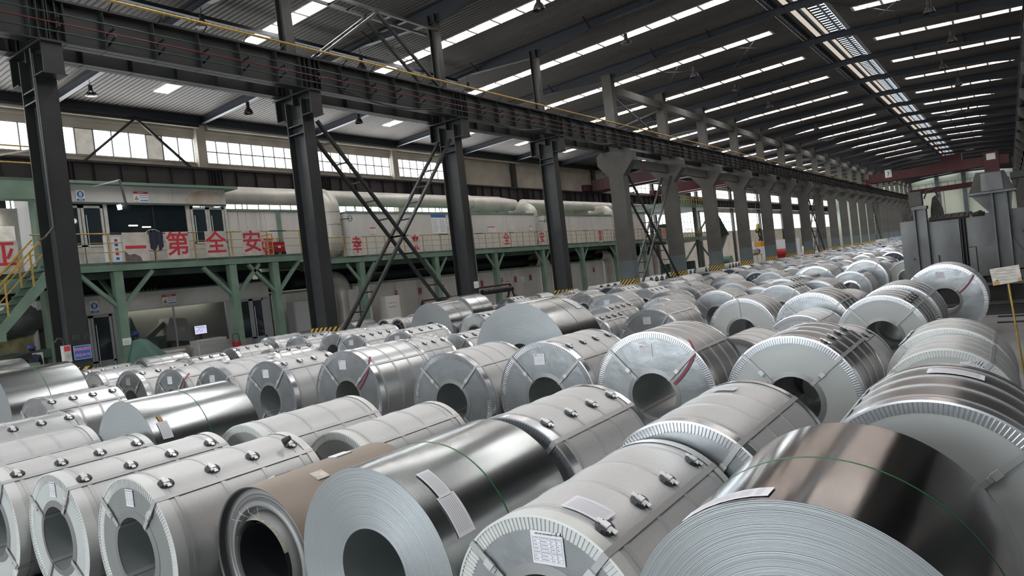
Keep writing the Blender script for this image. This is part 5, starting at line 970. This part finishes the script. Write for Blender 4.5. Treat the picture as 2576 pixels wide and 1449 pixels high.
    if midd or Y < 28:
        for q in range(na if near else 2):
            a = math.radians(48)+off + (q*math.pi/2); c, s = math.cos(a), math.sin(a)
            sp = MB(); sp.bar(((hr+.01)*c, -.016, (hr+.01)*s), ((R+.002)*c, -.016, (R+.002)*s), .034, .003, up=(0, 1, 0))
            if c > -.2 or near: tangent_box(sp, R, a, -.014, L, .017, .0, .003)
            if near: tangent_box(sp, hr-.008, a+math.pi, 0, L, .017, .0, .004) if False else sp.bar(((hr-.004)*c, -.01, (hr-.004)*s), ((hr-.004)*c, L, (hr-.004)*s), .034, .003, up=(c, 0, s))
            so = sp.build('eye_strap', M['strap'], t)
            if near:
                rs = hr+.12*(1 if q < 2 else 1.6); kx = MB(); kx.bar(((rs)*c, -.021, rs*s), ((rs+.05)*c, -.021, (rs+.05)*s), .042, .012, up=(0, 1, 0)); kx.bar(((rs-.02)*c, -.02, (rs-.02)*s), ((rs-.005)*c, -.024, (rs-.005)*s), .03, .012, up=(0, 1, 0)); kx.build('strap_seal', M['clip'], so)
    if 'C' in spec[3:] and Y < 32:
        a = math.radians(62) if X < -3 else math.radians(rng.choice((55, 60, 124)) if Y > 5 else 58)
        if abs(X+.6) < .1: a = math.radians(132 if Y > 8 else 40)
        for f in ys:
            pb = pad(MB(), R+.004, a, L*f, *( (.052, .043, .008) if near else (.07, .038, .012))).build('strap_pad', M['pad'], t)
            kb = MB(); tangent_box(kb, R+.004, a, L*f-.015, L*f+.015, .056, .007, .012); tangent_box(kb, R+.004, a+.012, L*f-.021, L*f+.021, .018, .006, .017); tangent_box(kb, R+.004, a-.05, L*f-.03, L*f-.012, .01, .006, .02); kb.build('strap_seal', M['clip'], pb)
    if 'L' in spec[3:]:
        near_front = Y < 3
        if near_front and X > -2.5: paper_label(t, .05, HR+.13, .175, .155, title='HOT DIP GALVANIZED STEEL COIL')
        elif near_front: paper_label(t, .0, HR+.14, .105, .12, title='HOT DIP GALVANIZED STEEL COIL')
        elif abs(X+.6) < .1: paper_label(t, .22, HR+.12, .17, .12)
        else: paper_label(t, -.04, R-.21, .15, .13, logo=True)
    if 'R' in spec[3:]:
        b = MB(); a0 = math.radians(28); pts = [(hr+.03+(R-hr-.05)*q/8, a0+.03*q) for q in range(9)]
        for (r0, t0), (r1, t1) in zip(pts, pts[1:]): b.bar((r0*math.cos(t0), -.013, r0*math.sin(t0)), (r1*math.cos(t1), -.013, r1*math.sin(t1)), .034, .001, up=(0, 1, 0))
        pts = [(a0+.27+.05*q, .0+.035*q) for q in range(5)]
        for (t0, y0), (t1, y1) in zip(pts, pts[1:]): b.bar((R*1.004*math.cos(t0), y0, R*1.004*math.sin(t0)), (R*1.004*math.cos(t1), y1, R*1.004*math.sin(t1)), .03, .003, up=(math.cos(t0), 0, math.sin(t0)))
        b.build('spray_mark', M['spray'], t)
    return t
ORD = ['first', 'second', 'third', 'fourth', 'fifth', 'sixth', 'seventh', 'eighth', 'ninth', 'tenth', 'eleventh', 'twelfth', 'thirteenth', 'fourteenth', 'fifteenth', 'sixteenth', 'seventeenth', 'eighteenth', 'nineteenth', 'twentieth']
def ordn(i):
    if i < 20: return ORD[i]
    return {20: 'twentieth', 30: 'thirtieth', 40: 'fortieth', 50: 'fiftieth'}.get(i+1) or {2: 'twenty', 3: 'thirty', 4: 'forty', 5: 'fifty'}[(i+1)//10] + '-' + ORD[(i+1) % 10 - 1]
LOOK = {'W': 'white wrapped', 'M': 'bright zinc', 'G': 'grey zinc', 'D': 'dark zinc', 'B': 'bare shiny', 'K': 'brown kraft wrapped', 'N': 'small white wrapped'}
FACE = {'w': 'pale end disc', 'z': 'zinc end disc', 'k': 'dark end disc'}
NEARN = 300 - len(COILS) - 36
allc = sorted([c + [0] for c in COILS] + [c + [1] for c in FAR[:NEARN]], key=lambda c: c[1])
rows = []; 
for c in allc:
    if rows and c[1] - rows[-1][0][1] < .95: rows[-1].append(c)
    else: rows.append([c])
seen = 0
for ri_, row in enumerate(rows):
    row.sort(key=lambda c: c[0])
    for ci, c in enumerate(row):
        X, Y, R, L, spec, far = c; look = LOOK[spec[0]]
        ex = ''
        if spec[0] not in 'BK':
            ex = FACE[spec[1]]
            if 'R' in spec[3:]: ex = 'red spray mark'
            elif 'C' in spec[3:]: ex = 'black strap pads'
            elif 'L' in spec[3:]: ex = 'paper label'
        lab = '%s coil%s, %s from left in the %s row back' % (look, (' with ' + ex) if ex else '', ordn(ci), ordn(ri_))
        if ri_ == 0: lab = lab.replace('first row back', 'front row')
        coil(X, Y, R, L, spec, lab, 'near rows of steel coils' if Y < 12 else 'middle rows of steel coils' if Y < 27 else 'far rows of steel coils', seen); seen += 1
# papers stuck on coil shells
def shell_paper(X, R, Y, ang, y0, y1, wt, label, m='paper'):
    o = MB(); a0 = math.radians(ang); nn = 6; v = []; f = []
    for i in range(nn+1):
        a = a0 + (wt/R)*(i/nn-.5)
        for y in (y0, y1):
            for rr_ in (R+.004, R+.006): v.append((rr_*math.cos(a), y, rr_*math.sin(a)))
    for i in range(nn):
        q = 4*i; f += [(q+1, q+3, q+7, q+5), (q, q+4, q+6, q+2), (q, q+1, q+5, q+4), (q+2, q+6, q+7, q+3)]
    f += [(0, 2, 3, 1), (4*nn, 4*nn+1, 4*nn+3, 4*nn+2)]
    o.add(v, f); ob = o.build('paper_sheet', M[m]); ob.location = (X, Y, R); tag(ob, label, 'paper')
    b = MB()
    for i in range(8):
        yy = y0+(y1-y0)*(.12+.1*i); a = a0; w2 = wt/R*.42; vv = []; ff = []
        for j in range(5):
            aa = a0-w2+2*w2*j/4
            for y in (yy, yy+(y1-y0)*.02): vv.append(((R+.0068)*math.cos(aa), y, (R+.0068)*math.sin(aa)))
        for j in range(4): ff.append((2*j, 2*j+1, 2*j+3, 2*j+2))
        b.add(vv, ff)
    p = b.build('print_lines', M['greyink'], ob); return ob
shell_paper(-3.09, .602, 2.71, 33, .12, .26, .24, 'lower white printed sheet on the big bare coil in front'); shell_paper(-3.09, .604, 2.71, 53, .14, .24, .20, 'upper white printed sheet on the big bare coil in front')
shell_paper(-1.9, .537, 2.68, 72, .12, .27, .22, 'white data sheet on top of the front white wrapped coil')
shell_paper(-.72, .651, 2.49, 111, .03, .125, .36, 'white paper strip on the mirror bright coil at the lower right')
shell_paper(-7.89, .667, 3.73, 31, .08, .19, .2, 'white tag taped to the dark side of the bare left coil'); shell_paper(-7.89, .668, 3.73, 43, .115, .155, .09, 'yellow tape above the white tag on the bare left coil', 'tape')
shell_paper(-1.86, .652, 7.11, 100, .42, .56, .22, 'white scrap on top of the dark clipped coil'); shell_paper(-.46, .646, 4.25, 80, .75, .9, .3, 'white sheet on the far top of the right dark coil')
shell_paper(-6.32, .879, 8.98, 60, .9, 1.05, .34, 'white strip on the rear edge of the huge bare coil')
shell_paper(-1.77, .592, 4.11, 92, .9, 1.0, .16, 'small white scrap on top of the wrapped coil in the second row')
for (x, y, R, L, a) in ((-7.31, 16.59, .62, 1.28, 85), (-8.28, 19.17, .61, 1.1, 80), (-8.3, 20.85, .62, 1.5, 85), (-7.07, 21.5, .61, 1.1, 75), (-5.97, 16.89, .64, 1.04, 85)):
    ob = shell_paper(x, R+.012, y, a, L*.45, L*.45+.08, .14, 'cream scrap on a dark middle coil, %s nearest of the cream scraps' % {16.59: 'very', 19.17: 'third', 20.85: 'fourth', 21.5: 'fifth', 16.89: 'second'}[y], 'card'); ob['group'] = 'cream scraps on the middle coils'
tag(MB().tube((-4.93, 3.55, 1.06), (-4.88, 3.58, 1.09), .03, 7, .02).build('dirt_lump', M['debris']), 'small brown dirt lump on top of the third front row coil', 'dirt')
# small coils lying across, between the columns of the left aisle
def small_coil(x, y, R, L, label, group):
    t = empty('small_coil', (x, y, R), label, 'steel coil', group); t.rotation_euler = (0, 0, math.radians(90)); n = 28
    MB().lathe([(R, 0), (R, L)], n).build('outer_wrap', M['W'], t); MB().lathe([(.2, .0), (R-.05, .0)], n, smooth=False).build('end_disc', M['fk'], t)
    MB().lathe([(R-.06, -.006), (R, -.006), (R+.003, .05)], n).build('end_ring', M['rw'], t); MB().lathe([(.2, 0), (.2, L)], 18).build('bore_lining', M['pipe'], t)
    MB().lathe([(.18, -.01), (.24, -.01)], 18).build('bore_ring', M['rw'], t); MB().lathe([(R, L), (.2, L)], n, smooth=False).build('rear_disc', M['fz'], t)
    return t
y = 41.0; gi = 0
while y < 86 and gi < 36:
    near_col = min(abs(y-YK(k)) for k in range(30))
    if near_col > 1.0:
        kk = int((y-YK(0))//BAY); pos = int((y-YK(kk))/1.06)
        small_coil(-25.2 if y > 56 else -23.6, y, .43, .9, 'small white coil with dark bore, lying across the aisle, %s between columns %s and %s' % (ordn(pos), ordn(kk), ordn(kk+1)), 'small coils across the left aisle'); gi += 1
    y += 1.06
# the hundreds beyond: one mass
b = MB(); bt = MB(); be = MB()
for (X, Y, R, L, spec) in FAR[NEARN:]:
    tgt = {'G': b, 'W': bt, 'D': be}[spec[0]]; n = 16
    for bb_ in (tgt,):
        bb_.lathe([(R, Y), (R, Y+L)], n, cx=X, cz=R, mi=0); bb_.lathe([(HR, Y+.002), (R-.06, Y+.002)], n, cx=X, cz=R, mi=1, smooth=False); bb_.lathe([(R-.065, Y-.01), (R, Y-.01)], n, cx=X, cz=R, mi=2); bb_.lathe([(R, Y+L), (0.02, Y+L)], n, cx=X, cz=R, mi=1, smooth=False)
for q, wm, fm, lb_ in ((b, 'G', 'fk', 'hundreds of grey coils packed into the far hall'), (bt, 'W', 'fz', 'white wrapped coils scattered through the far hall mass'), (be, 'D', 'fk', 'dark coils scattered through the far hall mass')):
    o = q.build('distant_coils', [M[wm], M[fm], M['rz']]); tag(o, lb_, 'steel coils', None, 'stuff')
for i in range(9):
    m = ('paper', 'ltblue', 'paper', 'yroll', 'card', 'green', 'blue', 'paper', 'tarp')[i]
    tag(MB().box(-17+1.9*i, -15.6+1.9*i, 122, 124, 0, 1.3+.1*(i % 2)).build('packed_bale', M[m]), '%s bale beyond the last coils, %s from the left' % (('white', 'pale blue', 'white', 'yellow', 'buff', 'green', 'blue', 'white', 'dark green')[i], ordn(i)), 'bale', 'bales beyond the last coils')

# ================================================================ big grey weathered tank on the right
t = empty('grey_tank', (-2.46, 22, 0), 'large weathered grey steel tank frame on the right behind the coils', 'machine')
def tb(x0, x1, y0, y1, z0, z1, nm, m='tank'): return MB().box(x0+2.46, x1+2.46, y0, y1, r(z0), r(z1)).build(nm, M[m], t)
tb(-2.46, -2.1, .15, 2.6, -2.17, .24, 'left_plate'); tb(-2.28, -2.06, .1, .15, -1.9, -.32, 'patch_plate'); MB().tube((.27, .08, r(-.8)), (.27, .11, r(-.8)), .03, 12).build('bolt_hole', M['black'], t)
b = MB(); b.box(.36, .40, -.1, .35, .02, r(.55)); b.box(.62, .66, -.1, .35, .02, r(.55)); b.box(.36, .66, .1, .14, .02, r(.55)); b.box(.33, .69, -.14, .4, r(.52), r(.6)); b.build('channel_pillar', M['tank'], t)
tb(-2.17, -1.87, -.1, .35, .62, 1.0, 'pillar_block', 'tank_dk')
tb(-1.8, -1.1, .2, .3, -1.1, .2, 'wall_plate'); tb(-.93, -.3, .2, .3, -.62, .22, 'wall_plate'); tb(0, 2.6, .2, .3, -1.5, .25, 'wall_plate'); tb(-1.12, -.92, .5, .6, -2.1, .15, 'gap_back', 'black')
for x in (-1.08, -1.0, -.95): tb(x, x+.02, .2, .45, -2.0, .2, 'gap_edge', 'tank_dk')
tb(-1.7, -1.62, .0, .2, -1.1, -.75, 'lug'); tb(-.93, -.78, .05, .2, -1.35, -.63, 'lower_plate'); tb(-.76, -.3, .08, .2, -1.4, -.62, 'lower_plate')
b = MB(); b.box(2.12, 2.16, -.15, .3, r(-1.35), r(.7)); b.box(2.42, 2.46, -.15, .3, r(-1.35), r(.7)); b.box(2.12, 2.46, .08, .12, r(-1.35), r(.7)); b.build('channel_pillar', M['tank'], t)
MB().prism([(1.66, r(.72)), (2.58, r(.72)), (2.5, r(.1)), (2.14, r(.1))], 'y', .12, .3).build('gusset_plate', M['tank'], t)
MB().prism([(1.66, r(.73)), (2.62, r(.73)), (2.45, r(1.22)), (1.85, r(1.25))], 'y', -.3, .6).build('head_box', M['tank_dk'], t); MB().prism([(1.93, r(.76)), (2.4, r(.76)), (2.38, r(1.2)), (1.95, r(1.21))], 'y', -.34, -.31).build('head_plate', M['tank'], t)
tb(-.82, .2, -.35, .6, .69, .74, 'head_shelf'); tb(.1, .75, -.2, .6, 1.0, 1.15, 'side_arm', 'black')
for (x0, x1, z0) in ((-2.1, -1.15, 0), (-.75, 2.6, 0)):
    tb(x0, x1, .1, .5, -2.16, -2.08, 'base_rail'); tb(x0, x1, .1, .5, -1.66, -1.58, 'base_rail'); tb(x0, x1, .35, .4, -2.1, -1.3, 'base_web', 'tank_dk'); tb(x0, x1, .1, .3, -1.33, -1.27, 'base_rail')
for x in (-.72, -.2, .15, .6, 1.1): tb(x, x+.03, .12, .36, -2.1, -1.28, 'base_rib')
MB().prism([(1.72, r(-1.3)), (2.12, r(-1.3)), (2.12, r(-.45))], 'y', .1, .14).build('corner_gusset', M['tank'], t); MB().prism([(2.46, r(-.45)), (2.46, r(-1.3)), (2.95, r(-1.3))], 'y', .1, .14).build('corner_gusset', M['tank'], t)
tb(-2.1, 2.6, 2.5, 2.6, -2.1, .2, 'rear_plate', 'tank_dk'); MB().tube((2.72, .18, r(-.35)), (2.72, .21, r(-.35)), .035, 12).build('bolt_hole', M['black'], t)
random.seed(8); b = MB()
for i in range(60):
    x = random.uniform(.7, 1.9); z = r(.2); s_ = random.uniform(.03, .1); b.bar((x, .1, z-.02), (x+random.uniform(-.1, .1), .2, z+s_), .05, .05)
for i in range(26):
    x = random.uniform(.05, .35); b.tube((x, .2, r(.24)), (x+random.uniform(-.15, .2), .25, r(.24)+random.uniform(.1, .35)), .006, 4)
b.build('debris', M['debris'], t)['kind'] = 'stuff'
MB().prism([(.72, r(.2)), (1.05, r(.2)), (1.02, r(.5)), (.88, r(.86)), (.8, r(.8)), (.74, r(.5))], 'y', .4, .46).build('bent_fin', M['debris'], t); MB().path([(.62, .3, r(.8)), (.7, .35, r(1.0)), (.85, .4, r(1.04)), (.95, .42, r(.8))], .02, 6).build('bent_hoop', M['tank_dk'], t)
tag(MB().box(-.75, 3.2, 19.9, 21.9, .0, .012).build('floor_dark_sheet', M['black']), 'flat black sheet on the floor in front of the grey tank', 'plate')  # thin black sheet added to make this part of the floor dark
for y in (19.3, 18.2): tag(MB().box(-.4, 4, y, y+.07, 0, .03).build('floor_rail', M['tank_dk']), '%s flush rail in the floor in front of the grey tank' % ('farther' if y > 19 else 'nearer'), 'rail', 'flush floor rails')
# card sign on a stick
t = empty('stick_sign', (-.08, 9.72, 0), 'worn white card sign taped on a yellow stick at the right edge', 'sign')
b = MB(); b.add([(-.155, -.01, r(-.545)), (.12, -.01, r(-.52)), (.135, -.01, r(-.70)), (-.135, -.01, r(-.735)), (-.155, .005, r(-.545)), (.12, .005, r(-.52)), (.135, .005, r(-.70)), (-.135, .005, r(-.735))], [(0,3,2,1),(4,5,6,7),(0,1,5,4),(1,2,6,5),(2,3,7,6),(3,0,4,7)]); b.build('card', M['card'], t)
MB().prism([(-.14, r(-.735)), (-.07, r(-.728)), (-.09, r(-.66)), (-.13, r(-.70))], 'y', -.013, -.011).build('tape', M['tape'], t); MB().prism([(.09, r(-.705)), (.135, r(-.70)), (.13, r(-.66)), (.1, r(-.67))], 'y', -.013, -.011).build('tape', M['tape'], t)
b = MB()
for i in range(4): b.bar((-.1, -.012, r(-.575-.035*i)), (.08, -.012, r(-.565-.035*i)), .002, .006)
b.build('faded_writing', M['greyink'], t); MB().tube((.0, .012, r(-.6)), (.09, .03, .01), .011, 6).build('stick', M['yellow'], t)

# ================================================================ people, mostly hidden behind the coils
def person(x, y, rz, lean, label):
    t = empty('person', (x, y, 0), label, 'person', rz=rz)
    J = [(0, 0, .92), (0, .02, 1.15), (0, .05+lean*.5, 1.36), (0, .06+lean*.8, 1.44), (0, .07+lean, 1.52),
         (-.17, .05+lean*.5, 1.36), (-.22, .06+lean*.6, 1.12), (-.19, .22+lean*.8, .98), (.17, .05+lean*.5, 1.36), (.22, .06+lean*.6, 1.12), (.19, .22+lean*.8, .98),
         (-.09, 0, .88), (-.11, .02, .48), (-.11, -.01, .08), (-.11, .13, .05), (.09, 0, .88), (.11, .02, .48), (.11, -.01, .08), (.11, .13, .05)]
    E = [(0,1),(1,2),(2,3),(3,4),(2,5),(5,6),(6,7),(2,8),(8,9),(9,10),(0,11),(11,12),(12,13),(13,14),(0,15),(15,16),(16,17),(17,18)]
    Rr = [.14, .15, .15, .06, .055, .075, .05, .035, .075, .05, .035, .1, .07, .05, .045, .1, .07, .05, .045]
    me = bpy.data.meshes.new('body'); me.from_pydata(J, E, []); me.materials.append(M['cloth']); o = bpy.data.objects.new('body', me); lk(o, t)
    md = o.modifiers.new('skin', 'SKIN'); sub = o.modifiers.new('sub', 'SUBSURF'); sub.levels = 1; sub.render_levels = 1
    for i, vtx in enumerate(me.skin_vertices[0].data): vtx.radius = (Rr[i], Rr[i]); vtx.use_root = i == 0
    hx, hy, hz = 0, .09+lean*1.15, 1.62
    bm = bmesh.new(); bmesh.ops.create_uvsphere(bm, u_segments=20, v_segments=14, radius=1)
    for v in bm.verts:
        f = 1 - .22*max(0, -v.co.z); v.co = Vector((v.co.x*.078*f + hx, v.co.y*.098*f + hy + (.012 if v.co.y > .9 and abs(v.co.z) < .3 else 0), v.co.z*.115 + hz))
    hm = bpy.data.meshes.new('head'); bm.to_mesh(hm); bm.free(); hm.materials.append(M['skin']); [setattr(p, 'use_smooth', True) for p in hm.polygons]; ho = lk(bpy.data.objects.new('head', hm), t)
    MB().tube((0, hy+.09, hz-.01), (0, hy+.115, hz-.03), .015, 8, .01).build('nose', M['skin'], ho)
    for s in (-1, 1):
        MB().tube((s*.03, hy+.085, hz+.02), (s*.03, hy+.095, hz+.02), .01, 8).build('eye', M['black'], ho); MB().tube((s*.075, hy, hz), (s*.09, hy-.01, hz), .025, 8).build('ear', M['skin'], ho)
    MB().box(-.025, .025, hy+.085, hy+.093, hz-.055, hz-.045).build('mouth', M['dkred'], ho)
    b = MB(); pr = [(.118, .02), (.115, .06), (.095, .105), (.06, .135), (.02, .148)]
    for (r0, z0), (r1, z1) in zip(pr, pr[1:]): b.tube((0, hy, hz+z0), (0, hy, hz+z1), r0, 18, r1, caps=False)
    b.tube((0, hy, hz+.147), (0, hy, hz+.15), .02, 10); b.tube((0, hy+.03, hz+.015), (0, hy+.03, hz+.025), .135, 18); b.build('helmet', M['helmet'], t)
    MB().tube((0, hy-.02, hz-.08), (0, hy-.015, hz+.03), .082, 14, .1).build('hair', M['hair'], ho)
    for s in (-1, 1):
        h = MB(); bx, by, bz = s*.19, .22+lean*.8, .98
        h.box(bx-.035, bx+.035, by, by+.09, bz-.015, bz+.015)
        for q, ln in enumerate((.06, .075, .07, .055)): h.path([(bx-.028+.018*q, by+.09, bz), (bx-.028+.018*q, by+.09+ln*.6, bz-.005), (bx-.028+.018*q, by+.09+ln, bz-.025)], .009, 6)
        h.path([(bx-s*.035, by+.03, bz), (bx-s*.06, by+.06, bz-.005), (bx-s*.06, by+.09, bz-.012)], .01, 6); h.build('hand', M['skin'], t)
person(-26.0, 9.75, math.radians(70), .22, 'person in a blue helmet and dark clothes bending at the lower left green post')
person(-26.25, 13.25, math.radians(80), .04, 'person in a blue helmet at the control room window above the green cover')

texts_to_mesh()
